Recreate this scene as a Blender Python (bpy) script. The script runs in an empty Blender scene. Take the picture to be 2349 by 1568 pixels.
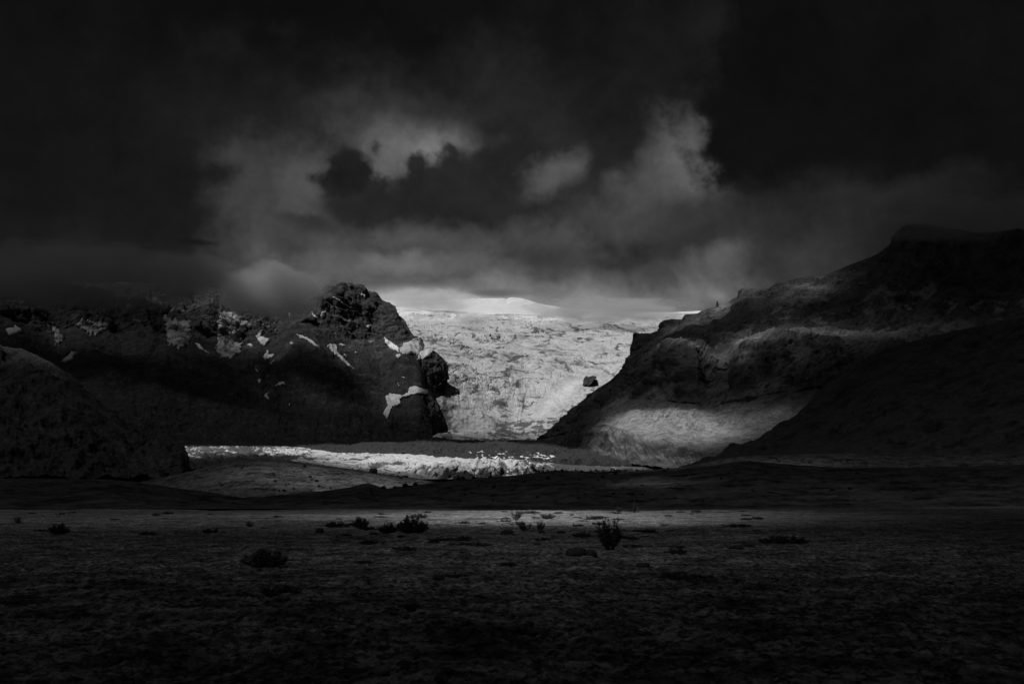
import bpy, math, random
import numpy as np
from mathutils import Vector
from mathutils.bvhtree import BVHTree

random.seed(7)
RNG = np.random.default_rng(11)
scene = bpy.context.scene
COL = scene.collection

# ------------------------------------------------------------------ camera
W0, H0 = 2349.0, 1568.0            # units in which places in the view are measured
FPX = 2284.0                       # 35 mm lens on a 36 mm wide sensor
PITCH = math.atan(366.0 / FPX)     # level horizon lies below the picture's centre
CAMZ = 1.7
SP, CP = math.sin(PITCH), math.cos(PITCH)

cam_data = bpy.data.cameras.new("camera")
cam = bpy.data.objects.new("camera", cam_data)
COL.objects.link(cam)
cam.location = (0, 0, CAMZ)
cam.rotation_euler = (math.pi / 2 + PITCH, 0, 0)
cam_data.sensor_width = 36.0
cam_data.lens = FPX / W0 * 36.0
cam_data.clip_start = 0.2
cam_data.clip_end = 60000
scene.camera = cam


def at(px, py, Y):
    """world point seen in direction (px, py) at forward distance Y (arrays allowed)"""
    u = (np.asarray(px, float) - W0 / 2) / FPX
    v = (H0 / 2 - np.asarray(py, float)) / FPX
    dy = CP - SP * v
    dz = SP + CP * v
    k = np.asarray(Y, float) / dy
    return np.stack(np.broadcast_arrays(u * k, np.asarray(Y, float) + 0 * k, CAMZ + dz * k), -1)


def az_el(px, py):
    p = at(px, py, 1.0) - np.array([0, 0, CAMZ])
    return math.degrees(math.atan2(p[0], p[1])), math.degrees(math.atan2(p[2], math.hypot(p[0], p[1])))


# ------------------------------------------------------------------ noise
_perm = RNG.permutation(256)
_perm = np.concatenate([_perm, _perm, _perm])
_g = RNG.normal(size=(256, 3))
_g /= np.linalg.norm(_g, axis=1, keepdims=True)


def perlin(p):
    i = np.floor(p).astype(np.int64)
    f = p - i
    i &= 255
    w = f * f * f * (f * (f * 6 - 15) + 10)
    out = 0
    for a in (0, 1):
        wa = w[..., 0] if a else 1 - w[..., 0]
        for b in (0, 1):
            wb = w[..., 1] if b else 1 - w[..., 1]
            for c in (0, 1):
                wc = w[..., 2] if c else 1 - w[..., 2]
                h = _perm[_perm[_perm[(i[..., 0] + a) & 255] + ((i[..., 1] + b) & 255)] + ((i[..., 2] + c) & 255)]
                g = _g[h]
                d = g[..., 0] * (f[..., 0] - a) + g[..., 1] * (f[..., 1] - b) + g[..., 2] * (f[..., 2] - c)
                out = out + wa * wb * wc * d
    return out * 1.5


def fbm(p, octaves=4, gain=0.5):
    s, a, n = 0, 1.0, 0
    q = np.array(p, float)
    for k in range(octaves):
        s = s + a * perlin(q + 17.3 * k)
        n += a
        a *= gain
        q = q * 2.03
    return s / n


def ridged(p, octaves=4, gain=0.55):
    s, a, n = 0, 1.0, 0
    q = np.array(p, float)
    for k in range(octaves):
        s = s + a * (1 - 2 * np.abs(perlin(q + 9.1 * k)))
        n += a
        a *= gain
        q = q * 2.07
    return s / n


def worley(p2):
    """2-D cell noise: distance to nearest and second nearest feature point, and the cell's random value"""
    i = np.floor(p2).astype(np.int64)
    d1 = np.full(p2.shape[:-1], 9.0)
    d2 = d1.copy()
    cid = np.zeros(p2.shape[:-1])
    for a in (-1, 0, 1):
        for b in (-1, 0, 1):
            cx, cy = i[..., 0] + a, i[..., 1] + b
            h = _perm[_perm[cx & 255] + (cy & 255)]
            fx = cx + (_perm[h + 3] / 255.0)
            fy = cy + (_perm[h + 91] / 255.0)
            d = np.hypot(fx - p2[..., 0], fy - p2[..., 1])
            near = d < d1
            d2 = np.where(near, d1, np.minimum(d2, d))
            cid = np.where(near, _perm[h + 200] / 255.0, cid)
            d1 = np.where(near, d, d1)
    return d1, d2, cid


def smooth(a, b, x):
    t = np.clip((x - a) / (b - a), 0, 1)
    return t * t * (3 - 2 * t)


def cv(curve, px):
    """curve = [(px, value), ...] read at px"""
    c = np.array(curve, float)
    return np.interp(px, c[:, 0], c[:, 1])


# ------------------------------------------------------------------ mesh helpers
def tag(o, label=None, cat=None, group=None, kind=None):
    if label: o["label"] = label
    if cat: o["category"] = cat
    if group: o["group"] = group
    if kind: o["kind"] = kind
    return o


def mesh_obj(name, verts, faces, mat, smooth_shade=True, parent=None, loc=None):
    verts = np.asarray(verts, np.float64).reshape(-1, 3)
    me = bpy.data.meshes.new(name)
    if loc is not None:
        verts = verts - np.asarray(loc)
    me.vertices.add(len(verts))
    me.vertices.foreach_set("co", verts.astype(np.float32).ravel())
    if isinstance(faces, np.ndarray):
        nf, k = faces.shape
        me.loops.add(nf * k)
        me.loops.foreach_set("vertex_index", faces.astype(np.int32).ravel())
        me.polygons.add(nf)
        me.polygons.foreach_set("loop_start", np.arange(0, nf * k, k, dtype=np.int32))
    else:
        me.clear_geometry()
        me.from_pydata([tuple(v) for v in verts], [], faces)
    me.polygons.foreach_set("use_smooth", np.full(len(me.polygons), smooth_shade))
    me.materials.append(mat)
    me.update(calc_edges=True)
    o = bpy.data.objects.new(name, me)
    COL.objects.link(o)
    if parent: o.parent = parent
    if loc is not None: o.location = loc
    return o


def grid_faces(r, c, off=0):
    a = (np.arange(r - 1)[:, None] * c + np.arange(c - 1)[None, :]).ravel() + off
    return np.stack([a, a + 1, a + c + 1, a + c], -1)


def grid_normals(P):
    du = np.gradient(P, axis=1)
    dv = np.gradient(P, axis=0)
    n = np.cross(du, dv)
    n /= np.linalg.norm(n, axis=-1, keepdims=True) + 1e-9
    flip = (n[..., 1:2] * -0.5 + n[..., 2:3]) < 0
    return np.where(flip, -n, n)


def loft(curves, px, rows, back, back_z, back_rows=24, blur=3):
    """curves run from the foot (first) to the crest (last): each is ([(px,py)..], [(px,Y)..]).
    Returns the (rows, cols, 3) world grid of the whole slope and its far side, and t: 0 foot, 1 crest, >1 behind."""
    ys = [cv(c[0], px) for c in curves]
    Ys = [cv(c[1], px) for c in curves]
    for i in range(len(ys) - 2, -1, -1):
        ys[i] = np.maximum(ys[i], ys[i + 1] + 0.4)
        Ys[i] = np.minimum(Ys[i], Ys[i + 1] - 2)
    knots = [at(px, y, Y) for y, Y in zip(ys, Ys)]
    P, T = [], []
    for i, n in enumerate(rows):
        for k in range(n):
            f = k / n
            P.append(knots[i] * (1 - f) + knots[i + 1] * f)
            T.append((i + f) / len(rows))
    P.append(knots[-1]); T.append(1.0)
    nfront = len(P)
    crest = knots[-1]
    for k in range(1, back_rows + 1):
        f = k / back_rows
        q = crest.copy()
        q[:, 1] += back * f
        q[:, 0] *= q[:, 1] / crest[:, 1]
        g = 1 - (1 - f) ** 1.6
        q[:, 2] = crest[:, 2] * (1 - g) + np.minimum(back_z, crest[:, 2]) * g
        P.append(q); T.append(1 + f)
    P = np.array(P)
    for _ in range(blur):
        Q = P.copy()
        Q[1:-1] = 0.25 * P[:-2] + 0.5 * P[1:-1] + 0.25 * P[2:]
        Q[nfront - 1] = P[nfront - 1]
        Q[0] = P[0]
        P = Q
    return P, np.array(T)


TERRAIN = {}


def proj(P):
    x, y, z = P[..., 0], P[..., 1], P[..., 2] - CAMZ
    f = CP * y + SP * z
    u = CP * z - SP * y
    return W0 / 2 + FPX * x / f, H0 / 2 - FPX * u / f


def terrain_obj(name, grids, mat, label, cat):
    vs, fs, off = [], [], 0
    for P in grids:
        r, c = P.shape[:2]
        vs.append(P.reshape(-1, 3))
        fs.append(grid_faces(r, c, off))
        off += r * c
    vs = np.concatenate(vs); fs = np.concatenate(fs)
    o = mesh_obj(name, vs, fs, mat)
    tag(o, label, cat, kind="structure")
    TERRAIN.setdefault("all", []).append((vs, fs))
    return o, vs, fs


def bvh_of(vs, fs):
    return BVHTree.FromPolygons([tuple(v) for v in vs], [tuple(f) for f in fs.tolist()])


CAMP = Vector((0, 0, CAMZ))


def hit(bvh, px, py):
    d = Vector(at(px, py, 1000.0) - np.array([0, 0, CAMZ])).normalized()
    loc, nor, idx, dist = bvh.ray_cast(CAMP, d)
    return loc, nor


# ------------------------------------------------------------------ materials
def lin(s):
    s = s / 255.0
    return s / 12.92 if s <= 0.04045 else ((s + 0.055) / 1.055) ** 2.4


class NT:
    def __init__(self, tree):
        self.t = tree
    def n(self, kind, **kw):
        nd = self.t.nodes.new(kind)
        for k, v in kw.items():
            if k.startswith("i_"):
                nd.inputs[int(k[2:]) if k[2:].isdigit() else k[2:].replace("_", " ")].default_value = v
            else:
                setattr(nd, k, v)
        return nd
    def link(self, a, b):
        self.t.links.new(a, b)
    def math(self, op, a, b=None, clamp=False):
        nd = self.n("ShaderNodeMath", operation=op, use_clamp=clamp)
        for i, x in enumerate((a, b)):
            if x is None: continue
            if hasattr(x, "is_output"): self.link(x, nd.inputs[i])
            else: nd.inputs[i].default_value = x
        return nd.outputs[0]
    def mapr(self, x, a, b, c=0.0, d=1.0, kind="SMOOTHSTEP"):
        nd = self.n("ShaderNodeMapRange", interpolation_type=kind)
        self.link(x, nd.inputs[0])
        for i, v in enumerate((a, b, c, d)):
            nd.inputs[1 + i].default_value = v
        return nd.outputs[0]
    def mix(self, f, a, b):
        nd = self.n("ShaderNodeMix", data_type="FLOAT")
        for i, x in ((0, f), (2, a), (3, b)):
            if hasattr(x, "is_output"): self.link(x, nd.inputs[i])
            else: nd.inputs[i].default_value = x
        return nd.outputs[0]
    def noise(self, vec, scale, detail=6, rough=0.6, stretch=None, dist=0.0):
        if stretch:
            m = self.n("ShaderNodeMapping")
            m.inputs["Scale"].default_value = stretch
            self.link(vec, m.inputs[0]); vec = m.outputs[0]
        nd = self.n("ShaderNodeTexNoise")
        nd.inputs["Scale"].default_value = scale
        nd.inputs["Detail"].default_value = detail
        nd.inputs["Roughness"].default_value = rough
        nd.inputs["Distortion"].default_value = dist
        self.link(vec, nd.inputs["Vector"])
        return nd.outputs[0]


def new_mat(name):
    m = bpy.data.materials.new(name)
    m.use_nodes = True
    t = m.node_tree
    b = t.nodes["Principled BSDF"]
    b.inputs["Roughness"].default_value = 0.95
    b.inputs["Specular IOR Level"].default_value = 0.12
    N = NT(t)
    co = N.n("ShaderNodeTexCoord").outputs["Object"]
    return m, N, b, co


def bump(N, b, h, strength, dist):
    bp = N.n("ShaderNodeBump")
    bp.inputs["Strength"].default_value = strength
    bp.inputs["Distance"].default_value = dist
    N.link(h, bp.inputs["Height"])
    N.link(bp.outputs[0], b.inputs["Normal"])


def grey(N, b, val):
    N.link(val, b.inputs["Base Color"])


def mat_rock(name, lo, hi, s1=0.012, s2=0.09, stretch=(1, 1, 1), bd=6.0, bs=0.05, flat=None, scree=None, bands=None, rng=(0.34, 0.66)):
    """broken rock; flat = (lo, hi) grey of soil and moss lying on the gentle parts"""
    m, N, b, co = new_mat(name)
    a = N.noise(co, s1, 7, 0.62, stretch)
    c = N.noise(co, s2, 6, 0.65)
    v = N.math("ADD", N.math("MULTIPLY", a, 0.6), N.math("MULTIPLY", c, 0.4))
    v = N.mapr(v, rng[0], rng[1], lo, hi, "LINEAR")
    if flat:
        g = N.n("ShaderNodeNewGeometry")
        sx = N.n("ShaderNodeSeparateXYZ"); N.link(g.outputs["Normal"], sx.inputs[0])
        n2 = N.noise(co, 0.03, 5, 0.6)
        f = N.mapr(N.math("ADD", sx.outputs[2], N.math("MULTIPLY", N.math("SUBTRACT", n2, 0.5), 1.3)), 0.68, 0.98)
        s = N.mapr(N.noise(co, 0.15, 6, 0.7), 0.3, 0.7, flat[0], flat[1], "LINEAR")
        v = N.mix(f, v, s)
    if bands:                                     # thin pale lava layers and old snow caught on the high ledges
        sz = N.n("ShaderNodeSeparateXYZ"); N.link(co, sz.inputs[0])
        warpn = N.noise(co, 0.006, 5, 0.6)
        zz = N.math("ADD", N.math("MULTIPLY", sz.outputs[2], 1 / bands[0]), N.math("MULTIPLY", warpn, 5.0))
        lay = N.math("PINGPONG", zz, 0.5)
        br = N.mapr(N.noise(co, 0.02, 5, 0.7), 0.42, 0.6)
        lay = N.math("MULTIPLY", N.mapr(lay, 0.36, 0.5), br)
        v = N.mix(N.math("MULTIPLY", lay, 0.75), v, bands[1])
        fl = N.noise(co, 0.012, 9, 0.74, (1.0, 1.0, 1.6), 0.8)
        hi_ = N.mapr(sz.outputs[2], bands[2], bands[2] + 260)
        v = N.mix(N.math("MULTIPLY", N.mapr(fl, 0.58, 0.66), N.math("MULTIPLY", hi_, 0.8)), v, 0.34)
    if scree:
        at_ = N.n("ShaderNodeAttribute", attribute_name="scree")  # real scree, plus highlights painted on ledges and wall
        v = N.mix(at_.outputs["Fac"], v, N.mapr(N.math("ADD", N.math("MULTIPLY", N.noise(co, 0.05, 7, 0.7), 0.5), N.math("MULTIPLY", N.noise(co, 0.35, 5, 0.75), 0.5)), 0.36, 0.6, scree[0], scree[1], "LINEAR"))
    grey(N, b, v)
    h = N.noise(co, bs, 8, 0.68)
    bump(N, b, h, 0.75, bd)
    return m


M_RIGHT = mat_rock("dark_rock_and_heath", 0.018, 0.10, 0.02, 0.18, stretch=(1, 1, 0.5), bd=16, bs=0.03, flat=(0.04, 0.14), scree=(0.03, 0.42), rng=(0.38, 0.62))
M_LEFT = mat_rock("black_basalt", 0.012, 0.075, 0.02, 0.16, stretch=(1, 1, 0.4), bd=26, bs=0.025, flat=(0.03, 0.07), bands=(58.0, 0.12, 640.0))
M_SPUR = mat_rock("mossy_cliff", 0.02, 0.12, 0.03, 0.2, stretch=(1, 1, 0.5), bd=10, bs=0.05, flat=(0.03, 0.10), rng=(0.4, 0.6))

M_HILL = mat_rock("moraine_heath", 0.025, 0.21, 0.07, 0.33, bd=3.5, bs=0.25, rng=(0.40, 0.60))
M_STONE = mat_rock("boulder_stone", 0.035, 0.09, 0.5, 3.0, bd=0.15, bs=2.0)


def mat_ice(name, lo, hi, s_dirt, dirt_from, dirt_to, dirt_grey, bscale, bdist, stretch=(1, 1, 1)):
    m, N, b, co = new_mat(name)
    a = N.noise(co, s_dirt, 9, 0.68, stretch, 0.4)
    big = N.noise(co, s_dirt * 0.22, 4, 0.55, stretch)
    k = N.math("ADD", N.math("MULTIPLY", a, 0.65), N.math("MULTIPLY", big, 0.35))
    at_ = N.n("ShaderNodeAttribute", attribute_name="dirt_shade")
    d = N.mapr(N.math("ADD", k, N.math("MULTIPLY", at_.outputs["Fac"], 0.22)), dirt_from, dirt_to)
    fine = N.mapr(N.math("ADD", N.math("MULTIPLY", N.noise(co, s_dirt * 5, 4, 0.6), 0.6), N.math("MULTIPLY", N.noise(co, s_dirt * 0.9, 5, 0.6), 0.4)), 0.36, 0.62, lo, hi, "LINEAR")
    v = N.mix(d, fine, dirt_grey)
    v = N.mix(N.mapr(at_.outputs["Fac"], -0.1, -1.0), v, min(0.84, hi + 0.18))
    grey(N, b, v)
    b.inputs["Roughness"].default_value = 0.85
    h = N.noise(co, bscale, 5, 0.6)
    bump(N, b, h, 0.8, bdist)
    return m


M_FALL = mat_ice("icefall_ice", 0.34, 0.56, 0.009, 0.52, 0.72, 0.10, 0.012, 13.0)
M_TONGUE = mat_ice("crevassed_ice", 0.46, 0.72, 0.02, 0.56, 0.68, 0.09, 0.06, 6.0)
M_SNOW = mat_ice("snow", 0.55, 0.74, 0.01, 0.7, 0.95, 0.45, 0.02, 6.0)
M_PATCH = mat_ice("old_snow", 0.55, 0.75, 0.02, 0.55, 0.8, 0.3, 0.03, 4.0)


M_DEBRIS = mat_ice("debris_on_ice", 0.55, 0.75, 0.05, 0.30, 0.38, 0.042, 0.1, 5.0, (1, 0.6, 1))


def mat_moss():
    m, N, b, co = new_mat("moss_and_dry_grass")
    a = N.noise(co, 0.45, 8, 0.68, (1, 1, 1), 0.5)
    big = N.noise(co, 0.09, 5, 0.6)
    k = N.math("ADD", N.math("MULTIPLY", a, 0.62), N.math("MULTIPLY", big, 0.38))
    base = N.mapr(k, 0.36, 0.62, 0.16, 0.62)
    fine = N.mapr(N.noise(co, 7.0, 6, 0.75), 0.3, 0.7, 0.3, 1.5, "LINEAR")
    tuft = N.mapr(N.noise(co, 5.5, 8, 0.75, (1, 0.7, 1)), 0.42, 0.56, 0.2, 1.3)
    heath = N.mapr(N.noise(co, 1.1, 5, 0.65), 0.43, 0.57, 0.5, 1.1)
    v = N.math("MULTIPLY", N.math("MULTIPLY", base, fine), N.math("MULTIPLY", tuft, heath))
    grey(N, b, v)
    h = N.noise(co, 5.0, 8, 0.72)
    bump(N, b, h, 1.0, 0.2)
    return m


M_MOSS = mat_moss()


def mat_plain(name, lo, hi, scale=3.0):
    m, N, b, co = new_mat(name)
    grey(N, b, N.mapr(N.noise(co, scale, 4, 0.6), 0.3, 0.7, lo, hi, "LINEAR"))
    return m


M_LEAF = mat_plain("willow_leaf", 0.05, 0.13, 9.0)
M_BARK = mat_plain("willow_bark", 0.02, 0.05, 14.0)
M_WHITE = mat_plain("pale_stone", 0.5, 0.7, 4.0)

# ------------------------------------------------------------------ RIGHT MOUNTAIN
px = np.linspace(1236, 2760, 1150)
crest = ([(1236, 1008), (1270, 985), (1310, 950), (1350, 905), (1400, 870), (1438, 836), (1444, 812), (1447, 795), (1450, 768), (1456, 762),
          (1490, 766), (1512, 757), (1522, 748), (1530, 734), (1540, 731), (1564, 733), (1572, 722), (1600, 719), (1614, 711),
          (1636, 705), (1645, 702), (1660, 698), (1690, 680), (1692, 668), (1701, 661), (1712, 660), (1762, 662), (1782, 648), (1800, 648),
          (1808, 643), (1850, 635), (1895, 629), (1950, 606), (2010, 584), (2044, 558), (2054, 534), (2066, 520), (2090, 513),
          (2130, 515), (2180, 524), (2240, 534), (2349, 530), (2760, 500)],
         [(1236, 3980), (1450, 3750), (1700, 3350), (2050, 2950), (2349, 2850), (2760, 2700)])
foot = ([(1236, 1010), (1300, 1026), (1350, 1042), (1400, 1056), (1450, 1068), (1520, 1078), (1600, 1082), (2760, 1095)],
        [(1236, 3950), (1300, 3150), (1350, 2650), (1400, 2300), (1450, 2050), (1520, 1850), (1600, 1750), (2349, 1500), (2760, 1400)])
mor = ([(1236, 1009), (1300, 1006), (1350, 990), (1395, 975), (1430, 985), (1450, 994), (1480, 1010), (1520, 1019), (1560, 1030), (1620, 1046), (1660, 1042), (1750, 1030), (2349, 1040), (2760, 1040)],
       [(1236, 3955), (1300, 3300), (1350, 2850), (1395, 2560), (1450, 2260), (1520, 2080), (1600, 1980), (1660, 1920), (2349, 1750), (2760, 1650)])
plat = ([(1236, 1008.5), (1300, 1000), (1350, 975), (1395, 968), (1450, 964), (1520, 975), (1600, 996), (1660, 1004), (1750, 1000), (1900, 985), (2349, 990), (2760, 990)],
        [(1236, 3957), (1300, 3380), (1350, 2950), (1395, 2680), (1450, 2460), (1520, 2330), (1600, 2230), (1750, 2100), (2349, 1900), (2760, 1800)])
talus = ([(1236, 1008), (1300, 985), (1350, 952), (1400, 930), (1480, 922), (1550, 932), (1650, 940), (1750, 925), (1850, 905), (2000, 885), (2349, 900), (2760, 900)],
         [(1236, 3960), (1300, 3500), (1350, 3200), (1400, 2980), (1480, 2820), (1600, 2640), (1750, 2520), (2000, 2400), (2349, 2250), (2760, 2150)])
rim = ([(1236, 1008), (1300, 970), (1350, 930), (1400, 890), (1450, 862), (1500, 822), (1535, 803), (1555, 796), (1590, 800), (1620, 822), (1660, 838), (1685, 815), (1705, 792), (1740, 788), (1800, 776), (1900, 774), (2050, 788), (2150, 790), (2349, 750), (2760, 700)],
       [(1236, 3965), (1300, 3560), (1350, 3320), (1400, 3180), (1480, 2960), (1600, 2760), (1750, 2620), (2000, 2500), (2349, 2350), (2760, 2250)])
ledge = ([(1236, 1008), (1300, 965), (1350, 920), (1400, 882), (1450, 845), (1500, 806), (1540, 789), (1600, 786), (1640, 800), (1690, 782), (1740, 770), (1800, 765), (1900, 759), (2050, 758), (2349, 735), (2760, 690)],
         [(1236, 3968), (1300, 3650), (1350, 3450), (1400, 3350), (1480, 3220), (1600, 3060), (1750, 2900), (2000, 2700), (2349, 2550), (2760, 2450)])
mid = ([(1236, 1008), (1400, 878), (1450, 815), (1500, 790), (1540, 768), (1600, 750), (1700, 725), (1760, 718), (1800, 705), (1900, 690), (2050, 655), (2349, 640), (2760, 600)],
       [(1236, 3970), (1450, 3660), (1600, 3300), (1700, 3120), (2050, 2780), (2349, 2680), (2760, 2550)])
under = ([(p, y + (2 if p < 1400 else 22)) for p, y in crest[0]],
         [(p, Y - 45) for p, Y in crest[1]])
P, T = loft([foot, mor, plat, talus, rim, ledge, mid, under, crest], px,
            [60, 45, 70, 75, 30, 60, 55, 22], 1800, 60, 30)
Nn = grid_normals(P)
t = T[:, None]
nrm_amp = (1 - 0.8 * np.exp(-((t - 1) / 0.035) ** 2)) * np.where(t > 1.001, 0.2, 1)
gul = ridged(np.stack([P[..., 0] / 150 + P[..., 2] / 260, P[..., 1] / 260, P[..., 2] / 420], -1), 5)
lump = fbm(P / 230.0, 5)
small = fbm(P / 34.0, 4)
cliff = np.clip(1 - Nn[..., 2], 0, 1)
strata = np.abs(((P[..., 2] + 40 * lump) / 38.0) % 1 - 0.5) * 2
rub = fbm(P / np.array([60, 60, 40]), 6, 0.6)
crack = np.clip(1 - np.abs(fbm(np.stack([P[..., 0] / 90 + P[..., 2] / 300, P[..., 1] / 120, P[..., 2] / 200], -1) + 5, 5, 0.55)) * 2.4, 0, 1)
upper = smooth(0.35, 0.41, t)
px_, py_ = proj(P)
u2, v2 = (0.6 * px_ + 0.8 * py_) + 5 * fbm(P / 60, 3), (-0.8 * px_ + 0.6 * py_)
knob = 0
for (kx, kt, kw, kh, out) in [(1553, 0.455, 34, 0.075, 55), (1702, 0.46, 22, 0.06, 45), (1775, 0.455, 48, 0.075, 60), (1485, 0.45, 34, 0.06, 36), (1630, 0.45, 34, 0.06, -55),
                              (1870, 0.45, 50, 0.06, 45), (1830, 0.44, 18, 0.06, -30), (1740, 0.44, 12, 0.05, -25), (1590, 0.72, 40, 0.05, 25), (1700, 0.8, 60, 0.05, 30)]:
    knob = knob + 0.55 * out * np.exp(-((px[None, :] - kx) / kw) ** 2 - ((t - kt) / kh) ** 2)
d = (34 * gul * (0.1 + cliff) + 34 * lump * smooth(0.2, 0.4, t) + (7 + 5 * smooth(0.3, 0.4, t)) * small + 4 * ridged(np.stack([u2 / 9, v2 / 60, 0 * u2], -1), 3) * smooth(0.2, 0.3, t) + (6 + 26 * cliff) * upper * rub - 22 * upper * (0.15 + cliff) * crack + 7 * (strata - 0.5) * cliff * smooth(-0.1, 0.3, lump) + knob) * nrm_amp
ppx, ppy = proj(P)
u_, v_ = (0.6 * ppx + 0.8 * ppy), (-0.8 * ppx + 0.6 * ppy)
diag = ridged(np.stack([(u_ + 10 * fbm(P / 150, 3)) / 26, v_ / 150, 0 * u_], -1), 4, 0.6)
d = d + 11 * diag * smooth(0.2, 0.3, t) * nrm_amp * smooth(-0.3, 0.3, fbm(P / 200 + 9, 3))
pxg = px[None, :] + 0 * t
# moraine wall: fine parallel runnels
wall = smooth(0.0, 0.03, t) * (1 - smooth(0.118, 0.128, t)) * smooth(1330, 1420, pxg)
q = np.stack([(pxg + t * 420 + 14 * fbm(np.stack([pxg / 30, t * 14 + 0 * pxg, 0 * pxg], -1), 3)) / 11.0, t * 9 + 0 * pxg, 0 * pxg], -1)
d = np.where(wall > 0, d * (1 - 0.75 * wall) + 9 * wall * ridged(q, 4, 0.65) * smooth(-0.35, 0.3, fbm(np.stack([pxg / 45, t * 20 + 0 * pxg, 0 * pxg], -1), 3)), d)
# jagged lip of the moraine
d = d + 5 * np.exp(-((t - 0.125) / 0.012) ** 2) * fbm(np.stack([pxg / 9, 0 * pxg, 0 * pxg], -1), 3)
P_right = P + Nn * d[..., None]
scree_lit_r = smooth(0.10, 0.14, t) * smooth(0.44, 0.34, t + 0.10 * fbm(P / 90, 4)) * smooth(1340, 1420, pxg) * smooth(1900, 1700, pxg + 130 * fbm(P / 160, 3))
lit_spot = 0  # highlights on ledges and rocks, painted in as pale patches
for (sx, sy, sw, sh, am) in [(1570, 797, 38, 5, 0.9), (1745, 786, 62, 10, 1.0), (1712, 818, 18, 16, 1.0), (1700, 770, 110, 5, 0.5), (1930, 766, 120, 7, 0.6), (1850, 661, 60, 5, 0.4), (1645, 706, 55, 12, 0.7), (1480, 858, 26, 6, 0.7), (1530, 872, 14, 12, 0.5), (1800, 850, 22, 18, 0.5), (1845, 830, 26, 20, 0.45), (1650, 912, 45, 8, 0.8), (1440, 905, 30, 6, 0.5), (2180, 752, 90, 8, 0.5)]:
    lit_spot = np.maximum(lit_spot, am * np.exp(-((ppx - sx) / sw) ** 2 - ((ppy - sy) / sh) ** 2))
lit_spot = lit_spot * smooth(-0.45, 0.15, fbm(np.stack([u_ / 14, v_ / 60, 0 * u_], -1), 4) + 0.5 * fbm(P / 30, 3))
scree_lit_r = scree_lit_r * (0.45 + 0.55 * smooth(-0.55, 0.35, diag + 0.6 * fbm(P / 18, 4)))
scree_lit_r = np.maximum(scree_lit_r, lit_spot)
scree_lit_r = np.maximum(scree_lit_r, 0.75 * wall * smooth(0.3, 0.75, ridged(q, 4, 0.65)) * smooth(-0.25, 0.3, fbm(np.stack([pxg / 30, t * 30 + 0 * pxg, 0 * pxg], -1), 3)))  # light caught on the runnel crests, painted as pale streaks
scree_lit_r = np.maximum(scree_lit_r, 0.6 * smooth(0.2, 0.35, fbm(P / 60 + 3, 4)) * smooth(0.55, 0.62, t) * smooth(0.8, 0.7, t))

# nearer dark ridge on the far right
px2 = np.linspace(1560, 2760, 500)
c_cr = ([(1560, 1072), (1650, 1048), (1750, 1010), (1830, 950), (1900, 885), (1960, 840), (2033, 800), (2100, 782), (2200, 762), (2349, 730), (2760, 640)],
        [(1560, 1500), (1900, 1750), (2349, 1500), (2760, 1400)])
c_md = ([(1560, 1076), (1750, 1045), (1900, 980), (2033, 920), (2349, 890), (2760, 850)], [(1560, 1480), (1900, 1500), (2349, 1250), (2760, 1150)])
c_ft = ([(1560, 1085), (2760, 1100)], [(1560, 1450), (1900, 1200), (2349, 1000), (2760, 950)])
P, T = loft([c_ft, c_md, c_cr], px2, [60, 70], 500, 40)
Nn = grid_normals(P)
t = T[:, None]
d = 16 * fbm(P / 140, 5) + 10 * ridged(P / np.array([90, 160, 300]), 4) + 3 * fbm(P / 20, 3)
P_right2 = P + Nn * (d * (1 - 0.6 * np.exp(-((t - 1) / 0.06) ** 2)))[..., None]
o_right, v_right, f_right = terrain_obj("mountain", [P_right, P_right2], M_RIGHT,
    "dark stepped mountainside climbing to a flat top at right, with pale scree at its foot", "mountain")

def set_attr(o, vals, name="dirt_shade"):
    a = o.data.attributes.new(name, "FLOAT", "POINT")
    a.data.foreach_set("value", np.ascontiguousarray(vals, np.float32).ravel())


set_attr(o_right, np.concatenate([scree_lit_r.ravel(), np.zeros(P_right2.shape[0] * P_right2.shape[1])]), "scree")

# ------------------------------------------------------------------ LEFT MOUNTAIN
px = np.linspace(-320, 988, 1100)
crest = ([(-320, 600), (0, 640), (200, 652), (400, 648), (500, 662), (600, 650), (700, 660), (735, 664), (752, 657), (772, 653), (802, 651), (834, 655), (841, 665), (862, 672),
          (877, 688), (891, 692), (907, 702), (913, 722), (928, 730), (938, 752), (952, 770), (957, 790), (964, 850), (974, 910), (988, 965)],
         [(-320, 4200), (0, 4700), (400, 5000), (700, 5150), (822, 5250), (905, 5150), (952, 5000), (988, 4650)])
foot = ([(-320, 1040), (385, 1028), (700, 1030), (900, 1018), (960, 1010), (988, 1006)],
        [(-320, 2500), (385, 3350), (700, 3700), (900, 4050), (988, 4200)])
low = ([(-320, 900), (0, 900), (385, 920), (620, 925), (760, 940), (900, 950), (960, 950), (988, 995)],
       [(-320, 3200), (385, 3850), (700, 4200), (900, 4380), (988, 4300)])
midc = ([(-320, 800), (0, 800), (150, 830), (385, 830), (500, 815), (620, 830), (680, 800), (760, 830), (850, 850), (930, 840), (956, 868), (974, 940), (988, 985)],
        [(-320, 3700), (385, 4320), (700, 4620), (900, 4640), (988, 4420)])
cbase = ([(-320, 740), (0, 750), (150, 770), (300, 760), (500, 790), (560, 800), (640, 770), (700, 765), (760, 770), (850, 785), (920, 790), (952, 800), (964, 880), (988, 975)],
         [(-320, 4000), (385, 4620), (700, 4850), (850, 4900), (952, 4850), (988, 4540)])
ctop = ([(-320, 670), (0, 700), (300, 705), (500, 715), (640, 705), (745, 700), (780, 690), (850, 700), (905, 735), (940, 765), (957, 796), (964, 865), (988, 970)],
        [(-320, 4120), (385, 4800), (700, 5000), (850, 5060), (952, 4930), (988, 4600)])
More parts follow.
